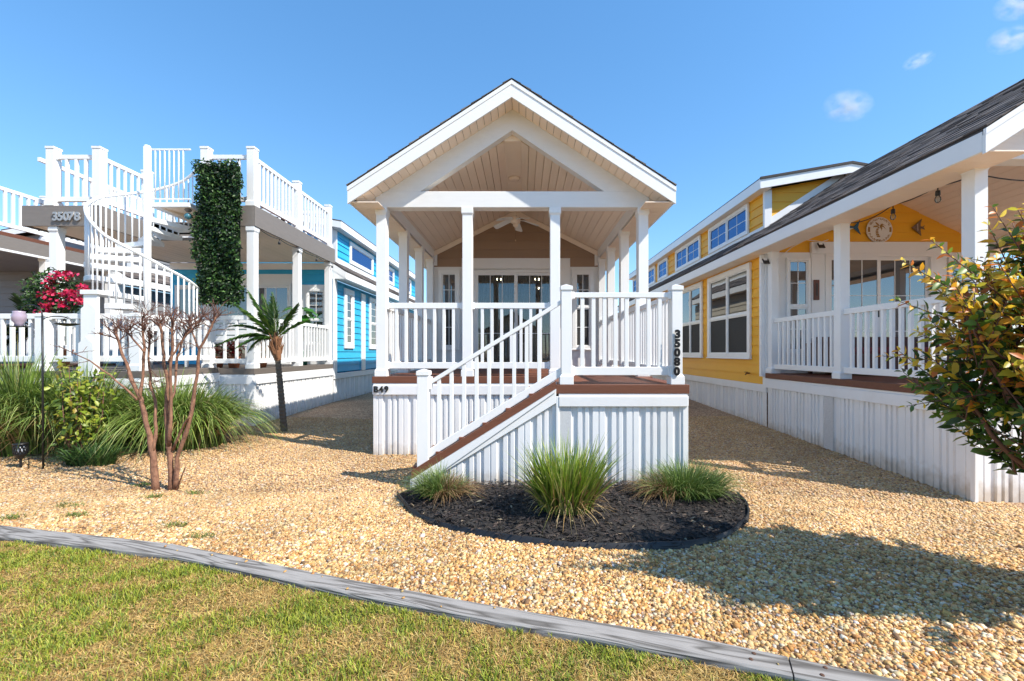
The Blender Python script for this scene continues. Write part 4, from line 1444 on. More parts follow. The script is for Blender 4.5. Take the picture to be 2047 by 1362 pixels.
def string_light(name, label, pts, drops, group, dm=BLACKM, bulb=True):
    t = thing(name, label, 'string lights', pts[0], group)
    MB().tube(pts, .006, 6).build('cable', dm, t, smooth=True)
    for (x, y, z) in drops:
        MB().tube([(x, y, z), (x, y, z - .05)], .006, 6).build('bulb_drop', dm, t)
        s_ = MB().lathe([(.012, .05), (.02, .045), (.022, 0), (.018, -.002)], (x, y, z - .10), 10).build('socket', dm, t, smooth=True)
        if bulb: MB().lathe([(.015, .0), (.026, -.03), (.028, -.05), (.018, -.072), (.004, -.08)][::-1], (x, y, z - .10), 12).build('bulb', BULBG, t, smooth=True)
    return t
def catenary(a, b, sag, n=10):
    return [tuple(a[i] + (b[i] - a[i]) * k / n - (sag * 4 * (k / n) * (1 - k / n) if i == 2 else 0) for i in range(3)) for k in range(n + 1)]
p0 = (4.29, 5.75, 3.0); p1 = (4.29, 5.1, 3.02); p2 = (4.29, 4.55, 3.03); p3 = (4.29, 4.17, 3.0); p4 = (5.4, 4.17, 3.0)
pts = catenary(p0, p1, .05)[:-1] + catenary(p1, p2, .03)[:-1] + catenary(p2, p3, .02)[:-1] + catenary(p3, p4, .07)
string_light('string_lights', 'black cable string lights hanging along the yellow porch beam', pts, [p1, p2, p3, (4.85, 4.17, 2.94)], 'string lights')
pts = [(4.28, 7.34, 2.55), (4.24, 7.33, 2.86), (4.5, 7.36, 3.07), (4.75, 7.38, 3.20), (5.02, 7.38, 3.165), (5.12, 7.38, 3.20)]
c_ = MB().tube(pts, .006, 6).build('power_cord', WHITE, None, smooth=True)
tag(c_, 'thin white cord looping up the yellow porch wall to the fish ornament', 'cord')

# ================================================================= BLUE COTTAGE WITH ROOF DECK
def clerestory_side(par, sgn, xw, y0, y1, z0, ze_out, ysl, siding_m, zup=4.70, wins=()):
    """right-hand side wall with low eave, clerestory and upper roof (sgn=+1: faces +X)"""
    pass

def roof_deck_cottage(par, xr, xl, yf, yw, yend, zd, zf0, zf1, sm, deckm):
    """shared body: lower side wall, low eave, clerestory and upper roof on the right-hand side"""
    cxm = (xr + xl) / 2
    siding(par, 'X+', xr - .02, yw, yend, .83, 3.1, sm)
    B('corner_board', WHITE, par, xr - .02, xr + .022, yw - .01, yw + .16, .72, 3.12)
    skirt(par, 'X+', xr - .03, yw, yend, -.1, .80, band=.14, lip=False)
    B('back_wall', sm, par, xl, xr - .1, yend - .1, yend, .2, 3.1)
    B('left_wall', sm, par, xl, xl + .1, yw, yend, .2, 3.1)
    hr = (xr - xl) / 2 + .30
    zr = 3.31 + .65 * hr
    rf = MB().prism_y(slab(cxm, 1, hr - .62, hr - .01, zr - .012, .65, .05), yw + .0, yend + .1).build('roof', SHING, par)
    shingle_courses(rf, cxm, 1, hr - .60, hr, zr, .65, yw - .01, yend + .1)
    B('eave_fascia', WHITE, rf, cxm + hr - .025, cxm + hr, yw + .03, yend + .1, 3.31 - .20, 3.31 - .03)
    pts = slab(cxm, 1, hr - .40, hr, zr - .03, .65, .16)
    MB().prism_y(pts[::-1], yw - .005, yw + .028).build('rake_fascia', WHITE, rf)
    pts = [(cxm + hr - .40, 3.116), (cxm + hr - .03, 3.116), (cxm + hr - .03, zr - .65 * (hr - .03) - .05), (cxm + hr - .40, zr - .65 * (hr - .40) - .05)]
    MB().prism_y(pts, yw + .002, yw + .027).build('eave_return', WHITE, rf)
    for i in range(int((yend - yw) / .41)):
        B('soffit_panel', WHITE, rf, cxm + hr - .325, cxm + hr - .027, yw + .04 + i * .41, yw + .04 + i * .41 + .406, 3.115, 3.128, bev=.002)
    xu = xr - .25
    siding(par, 'X+', xu, yw + .75, yend, 3.5, 4.56, sm)
    B('base_trim', WHITE, par, xu + .003, xu + .04, yw + .72, yend, 3.53, 3.78)
    B('corner_board', WHITE, par, xu - .12, xu + .03, yw + .70, yw + .748, 3.5, 4.56)
    MB().prism_y([(xu - .12, 3.4), (xl + .3, 3.4), (xl + .3, 4.55), (cxm, 4.75), (xu - .12, 4.55)][::-1], yw + .75, yw + .85).build('wall', sm, par)
    hu = xu + .22 - cxm
    for s in (-1, 1):
        ur = MB().prism_y(slab(cxm, s, 0, hu, 4.70 + .173 * hu, .173, .04), yw + .52, yend + .2).build('upper_roof', SHING, par)
        pts = slab(cxm, s, 0, hu + .008, 4.70 + .173 * hu - .041, .173, .16)
        MB().prism_y(pts if s < 0 else pts[::-1], yw + .50, yw + .525).build('rake_fascia', WHITE, ur)
        B('eave_fascia', WHITE, ur, *(sorted((cxm + s * (hu + .005), cxm + s * (hu - .015)))), yw + .526, yend + .2, 4.49, 4.67)
        B('upper_soffit', WHITE, ur, *(sorted((cxm + s * (hu - .016), cxm + s * (hu - .21)))), yw + .526, yend + .2, 4.50, 4.515)

Bc = thing('cottage', 'bright blue cottage at the left with roof deck and white railings, numbered 35078', 'cottage', (-6.5, 7.6, 0), 'park cottages in a row')
XR, XL, YF, YW = -4.62, -8.6, 7.58, 10.75
roof_deck_cottage(Bc, XR, XL, YF, YW, 20, 1.0, 3.487, 3.84, BLUE, DECKG)
# side windows and battens
window(Bc, 'X+', XR - .002, 11.36, 11.98, 1.42, 2.98, trim=.14, mid=2.2, mun=(0, 2), sill=False)
B('batten', WHITE, Bc, XR - .001, XR + .03, 12.56, 12.86, .81, 3.0)
window(Bc, 'X+', XR - .002, 13.2, 14.5, 1.42, 2.98, trim=.12, cols=2, mid=2.2, mun=(0, 2), sill=False)
window(Bc, 'X+', XR - .25 + .018, 12.3, 14.2, 3.80, 4.42, trim=.10, cols=1, sill=False, pane=PANEB)
window(Bc, 'X+', XR - .25 + .018, 15.5, 16.5, 3.80, 4.42, trim=.10, cols=1, mun=(1, 1), sill=False, pane=PANEB)
window(Bc, 'X+', XR - .25 + .018, 18.0, 19.0, 3.80, 4.42, trim=.10, cols=1, mun=(1, 1), sill=False, pane=PANEB)
# front wall under the roof deck
siding(Bc, 'Y-', YW, XL, XR - .05, 1.0, 3.48, BLUE)
B('wall_panel', WHITE, Bc, -5.62, -5.45, YW - .05, YW - .022, 1.0, 3.22)
B('door_header', WHITE, Bc, -7.6, -5.621, YW - .05, YW - .022, 2.99, 3.22)
window(Bc, 'Y-', YW - .024, -8.45, -7.65, 1.5, 2.95, trim=.08, mid=2.2)
B('wall_panel', WHITE, Bc, -5.449, -4.66, YW - .048, YW - .022, 1.0, 2.96)
B('head_trim', WHITE, Bc, XL + .02, XR - .05, YW - .06, YW - .022, 3.33, 3.485)
sliding_door(Bc, YW - .056, -7.55, -5.625, 1.02, 2.985, False, deep=.03)
window(Bc, 'Y-', YW - .05, -5.25, -4.78, 1.5, 2.85, trim=.05, mid=2.1, mun=(1, 1))
# lower deck, skirt, posts and railings
decking(Bc, XL, XR - .0, YF, YW - .03, 1.03, DECKG, 'X', fh=.10)
skirt(Bc, 'X+', XR - .035, YF + .03, YW, -.1, .90, band=.14)
skirt(Bc, 'Y-', YF + .035, -5.25, XR - .02, -.1, .90, band=.14)
B('corner_board', WHITE, Bc, XR - .10, XR + .012, YF - .012, YF + .02, -.1, .76)
for y in (YF + .08, 9.17, YW - .11):
    post(Bc, XR - .08, y, 1.03, 3.487, .13, m=WHITE)
    post(Bc, XR - .08, y, 3.84, 4.83, .13, top='cap')
post(Bc, -5.46, YF + .08, 1.03, 3.487, .13)
post(Bc, -8.12, YF + .10, 1.03, 3.487, .14)
for a, b in ((YF + .145, 9.105), (9.235, YW - .175)):
    railing(Bc, 'Y', XR - .08, a, b, 1.95, 1.12, gap=.128)
    railing(Bc, 'Y', XR - .08, a, b, 4.74, 3.93, gap=.128)
railing(Bc, 'X', YF + .08, -5.39, XR - .15, 1.95, 1.12, gap=.2)
# ceiling of the lower porch
ce = MB().box(XL, XR - .02, YF + .93, YW - .02, 3.53, 3.56).build('ceiling', WHITE, Bc)
n = 24
for i in range(n):
    w = (XR - .05 - XL) / n
    B('ceiling_board', CREAM, ce, XL + i * w + .003, XL + (i + 1) * w - .003, YF + .96, YW - .03, 3.505, 3.529, bev=.004)
B('ceiling_board', CREAM, ce, -5.55, XR - .05, YF + .05, YF + .955, 3.505, 3.529)
B('ceiling_board', CREAM, ce, XL + .04, -7.33, YF + .05, YF + .955, 3.505, 3.529)
# upper deck: slab with a notch for the spiral stair, fascia boards
NY = YF + .95
up = MB()
up.box(XL, XR - .02, NY, YW, 3.60, 3.80); up.box(XL, -7.28, YF + .03, NY, 3.60, 3.80); up.box(-5.56, XR - .02, YF + .03, NY, 3.60, 3.80)
ud = up.build('upper_deck', DECKG, Bc)
for i in range(int((YW - NY) / .145)):
    B('deck_board', DECKM, ud, XL + .02, XR - .03, NY + i * .145, NY + i * .145 + .139, 3.801, 3.826)
for i in range(6):
    B('deck_board', DECKM, ud, XL + .02, -7.29, YF + .04 + i * .145, YF + .04 + i * .145 + .139, 3.801, 3.826)
    B('deck_board', DECKM, ud, -5.55, XR - .03, YF + .04 + i * .145, YF + .04 + i * .145 + .139, 3.801, 3.826)
B('deck_fascia', GREYFASC, ud, XR - .018, XR + .015, YF, YW + .05, 3.487, 3.84)
B('deck_fascia', GREYFASC, ud, -5.57, XR - .02, YF - .001, YF + .029, 3.487, 3.84)
B('deck_fascia', GREYFASC, ud, XL - .03, -7.28, YF, YF + .029, 3.487, 3.84)
B('deck_fascia', GREYFASC, ud, -7.31, -7.279, YF + .03, NY, 3.487, 3.839)
B('deck_fascia', GREYFASC, ud, -5.575, -5.561, YF + .03, NY, 3.487, 3.839)
B('deck_fascia', GREYFASC, ud, -7.31, -5.56, NY, NY + .03, 3.487, 3.838)
B('deck_fascia', GREYFASC, ud, XL - .031, XL - .001, YF + .03, YW, 3.487, 3.839)
# upper railings
for x in (-5.50, ): post(Bc, x, YF + .08, 3.84, 4.83, .13, top='cap')
for x in (-8.16, -7.36): post(Bc, x, YF + .08, 3.84, 4.83, .14, top='cap')
post(Bc, -7.36, NY + .1, 3.84, 4.83, .13, top='cap')
post(Bc, XL + .1, YW - .1, 3.84, 4.83, .13, top='cap')
railing(Bc, 'X', YF + .08, -8.09, -7.43, 4.74, 3.93, gap=.15, bal=.045)
railing(Bc, 'Y', -7.36, YF + .15, NY + .035, 4.74, 3.93, gap=.135)
railing(Bc, 'X', YF + .08, -5.435, XR - .145, 4.74, 3.93, gap=.15)
railing(Bc, 'Y', XL + .1, YF + .15, YW - .17, 4.74, 3.93, gap=.16)
railing(Bc, 'X', YW - .1, XL + .17, XR - .15, 4.74, 3.93, gap=.16)
# number 35078 on the front fascia
for ch, x in zip('35078', (-7.99, -7.90, -7.80, -7.71, -7.61)):
    glyph(Bc, ch, x - .04, YF - .012, 3.57, .20, .016, SILVER, .006)
# lower front bump-out deck with its railing
BY = 6.02
decking(Bc, -7.9, -5.22, BY, YF - .002, 1.05, DECKG, 'X', fh=.09)
skirt(Bc, 'Y-', BY + .035, -7.88, -5.24, -.1, .93, band=.12)
skirt(Bc, 'X+', -5.25, BY + .03, YF, -.1, .93, band=.12)
for x in (-5.33, -6.62, -7.8): post(Bc, x, BY + .09, 1.05, 1.80, .15, top='cap')
railing(Bc, 'X', BY + .09, -6.545, -5.405, 1.845, 1.18, gap=.125, bal=.04)
railing(Bc, 'X', BY + .09, -7.725, -6.695, 1.845, 1.18, gap=.125, bal=.04)
railing(Bc, 'Y', -5.33, BY + .165, YF - .05, 1.845, 1.18, gap=.135)
nw = MB().box(-5.99, -5.80, BY - .02, BY + .02, 1.0, 2.10)
nw.box(-6.02, -5.77, BY - .04, BY + .16, 2.1, 2.16)
nw.build('newel_post', WHITE, Bc, bev=.003)
for (x, zt_) in ((-5.895, 1.99), (-5.90, 1.52)):
    d = BY - .05 - (.03 if zt_ < 1.8 else 0)
    MB().prism_y([(x - .1, .98), (x + .1, .98), (x + .1, zt_ - .09), (x, zt_), (x - .1, zt_ - .09)], d, d + .026).build('gabled_picket', WHITE, Bc)

# spiral staircase
SX, SY, SR = -6.14, 7.2, .72
sp = thing('spiral_staircase', 'white metal spiral staircase rising to the roof deck of the blue cottage', 'staircase', (SX, SY, 1.05))
MB().tube([(SX, SY, 1.06), (SX, SY, 4.66)], .052, 18).build('centre_pole', WHITE, sp, smooth=True)
MB().lathe([(.045, 0), (.05, .01), (.04, .03), (.01, .04)], (SX, SY, 4.66), 16).build('pole_cap', WHITE, sp, smooth=True)
def zrail(ph): return float(np.interp(ph, [55, 90, 180, 225, 270, 330, 400], [4.62, 4.38, 3.86, 3.5, 3.02, 2.6, 2.25]))
phs = np.arange(62, 398, 6)
MB().tube([(SX + SR * math.cos(math.radians(p_)), SY + SR * math.sin(math.radians(p_)), zrail(p_)) for p_ in phs], .024, 10).build('handrail', WHITE, sp, smooth=True)
ntr = 14
for k in range(ntr):
    ph0 = 70 + k * 22.5
    z = zrail(ph0 + 11) - .90
    if z < 1.1: break
    a0, a1 = math.radians(ph0 - 3), math.radians(ph0 + 25.5)
    ri = .07
    pl = [(SX + ri * math.cos(a0), SY + ri * math.sin(a0))]
    for j in range(6):
        a = a0 + (a1 - a0) * j / 5
        pl.append((SX + (SR + .02) * math.cos(a), SY + (SR + .02) * math.sin(a)))
    pl.append((SX + ri * math.cos(a1), SY + ri * math.sin(a1)))
    tr = MB().prism_z(pl, z - .075, z).build('tread', WHITE, sp, bev=.004)
    for q in (1.5, 9, 16.5):
        a = math.radians(ph0 + q)
        x, y = SX + SR * math.cos(a), SY + SR * math.sin(a)
        MB().tube([(x, y, z - .06), (x, y, zrail(ph0 + q))], .0125, 6).build('baluster', WHITE, tr, smooth=True)
# landing platform at the top with thin rails
pf = B('platform', WHITE, sp, SX - .10, -5.58, 7.36, NY - .01, 3.745, 3.82)
MB().add([(SX + .05, 7.40, 3.744), (-5.60, 7.40, 3.744), (-5.60, NY - .05, 3.744), (SX + .3, NY - .05, 3.50), (-5.60, NY - .05, 3.55)], [(0, 1, 2), (0, 2, 4), (0, 4, 3)]).build('platform_bracket', CREAM, sp)
prl = B('platform_rail', WHITE, sp, SX - .10, -5.57, 7.37, 7.395, 4.70, 4.725)
B('bottom_rail', WHITE, prl, SX - .10, -5.57, 7.37, 7.395, 3.87, 3.89)
for i in range(7):
    x = SX - .02 + i * .078
    MB().tube([(x, 7.382, 3.88), (x, 7.382, 4.71)], .0105, 6).build('baluster', WHITE, prl, smooth=True)

# string lights under the roof-deck fascia
p = [(XR + .03, 7.7, 3.46), (XR + .03, 8.3, 3.45), (XR + .03, 9.0, 3.45), (XR + .03, 9.8, 3.45), (XR + .03, 10.6, 3.45)]
pts = sum([catenary(p[i], p[i + 1], .03)[:-1] for i in range(4)], []) + [p[4]]
string_light('string_lights', 'black cable string lights under the grey fascia of the blue cottage roof deck', pts, p[1:], 'string lights', bulb=False)

# artificial ivy panel on the roof-deck corner
iv = thing('ivy_panel', 'tall hanging panel of dark green artificial ivy on the roof deck corner', 'ivy panel', (-5.15, 7.45, 2.1))
n = 8500
u = rng.uniform(0, 1, n); v = rng.uniform(0, 1, n)
xw = -5.50 + .73 * u + .03 * np.sin(v * 9) + .025 * np.sin(v * 31)
x = xw + rng.normal(0, .012, n)
z = 2.14 + 2.38 * v + rng.normal(0, .02, n)
y = 7.47 - rng.uniform(0, .12, n) + .03 * np.sin(u * 7 + v * 11)
d = rand_unit(n) + np.array([0, -.6, -.5])
upv = rand_unit(n) * .8 + np.array([.15, -1, .35])
c = pal(n, [(.018, .045, .016), (.035, .085, .022), (.06, .14, .03), (.14, .26, .07), (.012, .028, .012)], [4.5, 4, 2.6, 1.8, 3.5])  # lightest green is a painted highlight on some of the leaves
leaves('foliage', LEAFM, iv, np.stack([x, y, z], 1), d, upv, rng.uniform(.04, .075, n), rng.uniform(.025, .042, n), c, fine=False)
gr_ = MB()
for i in range(9):
    gr_.box(-5.48 + i * .085, -5.475 + i * .085, 7.475, 7.48, 2.14, 4.50)
for i in range(24):
    gr_.box(-5.49, -4.79, 7.481, 7.485, 2.15 + i * .1, 2.155 + i * .1)
gr_.box(-5.46, -4.81, 7.486, 7.49, 2.16, 4.48)  # near-black backing sheet, imitates deep shade in the gaps between leaves
gr_.build('lattice', mat('dark_lattice_backing', (.008, .016, .008), .6, .2), iv)
# hanging blue lantern beside the ivy
hl = thing('hanging_lantern', 'small blue and grey wind ornament hanging beside the ivy panel', 'ornament', (-5.67, 7.46, 3.5))
MB().lathe([(.0, 0), (.05, .02), (.06, .06), (.04, .1), (.01, .11)], (-5.67, 7.46, 3.56), 14).build('globe', mat('teal_glass', (.05, .17, .22), .25, .2, 10), hl, smooth=True)
MB().lathe([(.03, 0), (.055, .03), (.02, .11), (.005, .2)], (-5.67, 7.46, 3.69), 10).build('shade', mat('shell_grey', (.2, .17, .15), .6, .3, 20), hl, smooth=True)

# ================================================================= GREY COTTAGE FAR LEFT
Gc = thing('cottage', 'grey cottage at the far left edge with brown roof deck, mostly hidden', 'cottage', (-12.5, 8.6, 0), 'park cottages in a row')
XR2, XL2, YF2, YW2 = -10.7, -14.4, 8.3, 11.6
roof_deck_cottage(Gc, XR2, XL2, YF2, YW2, 20, 1.0, 3.45, 3.8, GREYS, DECKM)
siding(Gc, 'Y-', YW2, XL2, XR2 - .05, 1.0, 3.48, GREYS)
decking(Gc, XL2, XR2, YF2, YW2 - .03, 1.03, DECKM, 'X')
skirt(Gc, 'X+', XR2 - .035, YF2 + .03, YW2, -.1, .9)
skirt(Gc, 'Y-', YF2 + .035, XL2, XR2 - .02, -.1, .9)
for y in (YF2 + .08, 9.95, YW2 - .1):
    post(Gc, XR2 - .08, y, 1.03, 3.45, .15)
    post(Gc, XR2 - .08, y, 3.8, 4.79, .13, top='cap')
for a, b in ((YF2 + .145, 9.885), (10.015, YW2 - .165)):
    railing(Gc, 'Y', XR2 - .08, a, b, 1.98, 1.15, gap=.14, bal=.045)
    railing(Gc, 'Y', XR2 - .08, a, b, 4.74, 3.93, gap=.14, bal=.045)
railing(Gc, 'X', YF2 + .08, XL2 + .2, XR2 - .15, 4.74, 3.93, gap=.15)
railing(Gc, 'X', YF2 + .08, XL2 + .2, XR2 - .15, 1.98, 1.15, gap=.15)
MB().box(XL2, XR2 - .02, YF2, YW2, 3.5, 3.78).build('upper_deck', DECKM, Gc)
B('deck_fascia', GREYFASC, Gc, XR2 - .019, XR2 + .015, YF2, YW2 + .05, 3.45, 3.72)
B('deck_fascia', DECKM, Gc, XR2 - .019, XR2 + .013, YF2, YW2 + .05, 3.721, 3.8)
B('fascia_trim', WHITE, Gc, XR2 - .019, XR2 + .02, YF2, YW2 + .05, 3.40, 3.449)
ce = MB().box(XL2, XR2 - .03, YF2 + .02, YW2 - .02, 3.46, 3.499).build('ceiling', GREYS, Gc)
for i in range(20):
    w = (XR2 - .05 - XL2) / 20
    B('ceiling_board', GREYS, ce, XL2 + i * w + .003, XL2 + (i + 1) * w - .003, YF2 + .03, YW2 - .03, 3.44, 3.459)
window(Gc, 'Y-', YW2 - .02, -12.6, -11.2, 1.4, 2.9, cols=2, mid=2.1)

# ================================================================= PLANTS
def PX(px, py, Y): return ((px - 1045) / 880 * Y, Y, 1.3 - (py - 706) / 880 * Y)

# ---- bare crape myrtle on the gravel
bt = thing('bare_tree', 'bare multi-stemmed tree with pruned tips on the gravel', 'tree', (-3.4, 4.18, 0))
stems = [
    ([(312, 985), (307, 915), (299, 870), (289, 828), (280, 799), (257, 741), (240, 699), (231, 657)], .045, .013, 0.0),
    ([(280, 799), (286, 754), (289, 696), (284, 637)], .022, .011, .03),
    ([(276, 800), (262, 787), (218, 750), (179, 721), (150, 708)], .017, .005, -.05),
    ([(306, 905), (312, 857), (312, 818), (302, 770), (296, 715), (299, 668)], .024, .011, .06),
    ([(341, 985), (339, 899), (334, 883), (333, 818), (336, 770), (328, 728), (323, 673), (320, 640)], .036, .013, .02),
    ([(338, 892), (342, 805), (341, 754), (344, 690), (346, 640)], .026, .012, -.04),
    ([(342, 800), (347, 786), (354, 715), (367, 673), (380, 650)], .018, .010, .08),
    ([(352, 978), (354, 915), (370, 870), (383, 825), (392, 754), (399, 696), (418, 663), (431, 634)], .034, .012, -.03),
    ([(345, 900), (367, 850), (380, 832)], .018, .014, -.03),
    ([(399, 700), (385, 665), (374, 640)], .014, .010, .05),
    ([(350, 985), (362, 955), (371, 930)], .014, .005, -.06),
    ([(338, 725), (356, 690), (388, 655), (405, 632)], .016, .009, .02),
    ([(289, 705), (268, 680), (250, 655)], .013, .008, .04),
]
tk = MB()
tips = []
lr = random.Random(11)
for pl, r0, r1, dy in stems:
    P = []
    m_ = len(pl)
    for i, (a, b) in enumerate(pl):
        yy = 4.18 + dy * (i / max(1, m_ - 1)) * 2.4
        P.append(Vector(PX(a, b, yy)))
    Q, R = [], []
    for i in range(m_ - 1):
        for k in range(3):
            t = k / 3
            q = P[i].lerp(P[i + 1], t) + Vector((lr.uniform(-1, 1), lr.uniform(-1, 1), 0)) * .006
            Q.append(q); R.append((r0 + (r1 - r0) * (i + t) / (m_ - 1)) * .68 * lr.uniform(.85, 1.15))
    Q.append(P[-1]); R.append(r1 * .68)
    tk.tube(Q, R, 8)
    if P[-1].z > 1.35: tips.append((P[-1], (P[-1] - P[-2]).normalized(), r1))
trunk = tk.build('trunk', BARK, bt, smooth=True)
tw = MB()
def twig(p, d, r, ln, depth):
    q = p + d * ln
    mid = p.lerp(q, .5) + Vector((lr.uniform(-1, 1), lr.uniform(-1, 1), lr.uniform(-.4, 1))) * ln * .09
    tw.tube([p, mid, q], [r, r * .8, r * .55], 5)
    if depth:
        for _ in range(lr.choice([2, 2, 3])):
            nd = (d + Vector((lr.uniform(-1, 1), lr.uniform(-1, 1), lr.uniform(-.35, .75))) * .85).normalized()
            s = p.lerp(q, lr.uniform(.45, 1))
            twig(s, nd, r * .6, ln * lr.uniform(.55, .9), depth - 1)
for p, d, r in tips:
    for k in range(12):
        nd = (d * .5 + Vector((lr.uniform(-1, 1), lr.uniform(-.8, .8), lr.uniform(-.1, .9)))).normalized()
        twig(p - d * lr.uniform(0, .16), nd, .0055, lr.uniform(.065, .125), 2)
for pl, r0, r1, dy in stems[:8]:
    for k in range(3):
        i = lr.randrange(len(pl) // 2, len(pl))
        p = Vector(PX(*pl[i], 4.18 + dy * 2))
        nd = Vector((lr.uniform(-1, 1), lr.uniform(-.7, .7), lr.uniform(-.2, .6))).normalized()
        twig(p, nd, .004, lr.uniform(.08, .17), 2)
tw.build('twigs', BARKD, bt)

# ---- ornamental grasses
def grass_clump(name, label, cx_, cy_, rx, ry, n, h, hs, reach, droop, w, cols, wts, segs=6, z0=None, tan=None, group='ornamental grasses', face=None, power=1.5):
    z0 = float(gz(cx_, cy_)) if z0 is None else z0
    t = thing(name, label, 'ornamental grass', (cx_, cy_, z0), group)
    a = rng.uniform(0, 6.28, n)
    rr = np.sqrt(rng.uniform(0, 1, n))
    bx_ = cx_ + rx * rr * np.cos(a); by_ = cy_ + ry * rr * np.sin(a)
    ang = a + rng.normal(0, .5, n)
    H = rng.normal(h, hs, n).clip(h * .35)
    k = (.25 + .75 * rr) * rng.uniform(.5, 1.2, n)
    R = reach * k
    D = droop * k * H / h
    c1 = pal(n, cols, wts)
    if tan is not None:
        msk = tan(bx_, by_, n)
        ct = pal(n, [(.36, .22, .10), (.45, .30, .15), (.28, .15, .07)], [3, 2, 2])
        c1 = np.where(msk[:, None], ct, c1)
        H = np.where(msk, H * .75, H)
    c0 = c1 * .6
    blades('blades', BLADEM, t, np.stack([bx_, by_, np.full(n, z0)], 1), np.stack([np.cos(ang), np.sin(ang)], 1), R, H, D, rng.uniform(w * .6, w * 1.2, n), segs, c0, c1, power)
    return t
GR = [(.17, .25, .04), (.25, .35, .06), (.10, .16, .03), (.40, .48, .14), (.45, .38, .14)]
grass_clump('fountain_grass', 'tall arching grass mound at the far left edge beside the lantern', -6.55, 5.70, .50, .22, 2300, 1.50, .15, .95, 1.1, .0165, GR, [4, 4, 3, 2, .8], 7, tan=lambda x, y, n: rng.uniform(0, 1, n) < .06)
grass_clump('fountain_grass', 'tall arching grass mound directly behind the yellow green shrub', -5.72, 5.72, .40, .18, 1500, 1.36, .15, .80, 1.0, .0165, GR, [4, 4, 3, 2, .8], 7, tan=lambda x, y, n: rng.uniform(0, 1, n) < .08)
grass_clump('fountain_grass', 'broad arching grass mound behind the bare tree', -4.86, 6.1, .66, .32, 3300, 1.20, .14, .86, 1.08, .0165, GR, [4, 4, 3, 2, .8], 7, tan=lambda x, y, n: (rng.uniform(0, 1, n) < .06) | ((x > -4.3) & (y > 6.3) & (rng.uniform(0, 1, n) < .5)))
grass_clump('zebra_grass', 'upright green grass clump in the middle of the mulch bed', .34, 3.42, .20, .14, 820, .47, .10, .30, .09, .0115,
            [(.21, .32, .03), (.12, .21, .02), (.36, .45, .06), (.50, .52, .17)], [4, 3, 3, 2], 6, z0=.09, tan=lambda x, y, n: (rng.uniform(0, 1, n) < .10), power=1.3)
zg = bpy.data.objects['zebra_grass']
n = 170
a = rng.uniform(0, 6.28, n)
c1 = pal(n, [(.50, .34, .16), (.42, .26, .11), (.58, .44, .24), (.30, .32, .07)], [3, 2, 2, 1.5])
blades('dry_blades', BLADEM, zg, np.stack([.34 + .20 * np.cos(a) * rng.uniform(.4, 1, n), 3.42 + .14 * np.sin(a) * rng.uniform(.4, 1, n), np.full(n, .085)], 1), np.stack([np.cos(a), np.sin(a) - .3], 1),
       rng.uniform(.05, .26, n), rng.uniform(.10, .34, n), rng.uniform(.05, .28, n), rng.uniform(.004, .009, n), 5, c1 * .7, c1)
grass_clump('sedge_tuft', 'low sedge tuft, half dried brown, at the left end of the mulch bed', -.70, 3.84, .18, .13, 1100, .25, .06, .27, .15, .0052,
            [(.15, .24, .045), (.09, .16, .035), (.30, .36, .11)], [4, 3, 2], 5, z0=.06, tan=lambda x, y, n: (x > -.70) & (rng.uniform(0, 1, n) < .85))
grass_clump('sedge_tuft', 'wider low sedge tuft at the right end of the mulch bed', 1.40, 3.84, .32, .16, 2200, .29, .07, .30, .18, .0052,
            [(.15, .24, .045), (.09, .16, .035), (.30, .36, .11)], [4, 3, 2], 5, z0=.06, tan=lambda x, y, n: (x < 1.3) & (rng.uniform(0, 1, n) < .7))
grass_clump('lily_turf', 'small dark green strappy tuft below the yellow green shrub', -5.02, 5.12, .26, .10, 420, .30, .06, .26, .18, .014,
            [(.05, .11, .03), (.08, .17, .04), (.13, .24, .05)], [3, 3, 1], 5)

# ---- yellow green shrub with bare stems
sh = thing('shrub', 'yellow green leafy shrub between the two grass mounds', 'shrub', (-5.30, 5.20, 0))
sm_ = MB()
ends = []
for k in range(16):
    b = Vector((-5.30 + lr.uniform(-.14, .14), 5.20 + lr.uniform(-.08, .08), 0))
    e = b + Vector((lr.uniform(-.22, .22), lr.uniform(-.15, .15), lr.uniform(.7, 1.22)))
    m2 = b.lerp(e, .5) + Vector((lr.uniform(-.06, .06), lr.uniform(-.06, .06), 0))
    sm_.tube([b, m2, e], [.009, .007, .003], 5)
    ends.append((b, m2, e))
sm_.build('stems', BARKD, sh, smooth=True)
pos, dd = [], []
for k in range(750):
    b, m2, e = lr.choice(ends)
    t = lr.uniform(.1, 1) ** .55
    q = (b.lerp(m2, t * 2) if t < .5 else m2.lerp(e, t * 2 - 1))
    pos.append(q + Vector((lr.gauss(0, .06), lr.gauss(0, .06), lr.gauss(0, .05))))
pos = np.array([tuple(q) for q in pos]); n = len(pos)
c = pal(n, [(.24, .31, .03), (.38, .42, .05), (.13, .20, .025), (.42, .33, .05), (.08, .13, .02)], [4, 4, 3, 1, 2])
leaves('foliage', LEAFM, sh, pos, rand_unit(n) + np.array([0, 0, -.2]), rand_unit(n) * .7 + np.array([.4, -.4, .8]), rng.uniform(.05, .095, n), rng.uniform(.028, .048, n), c, fine=True)

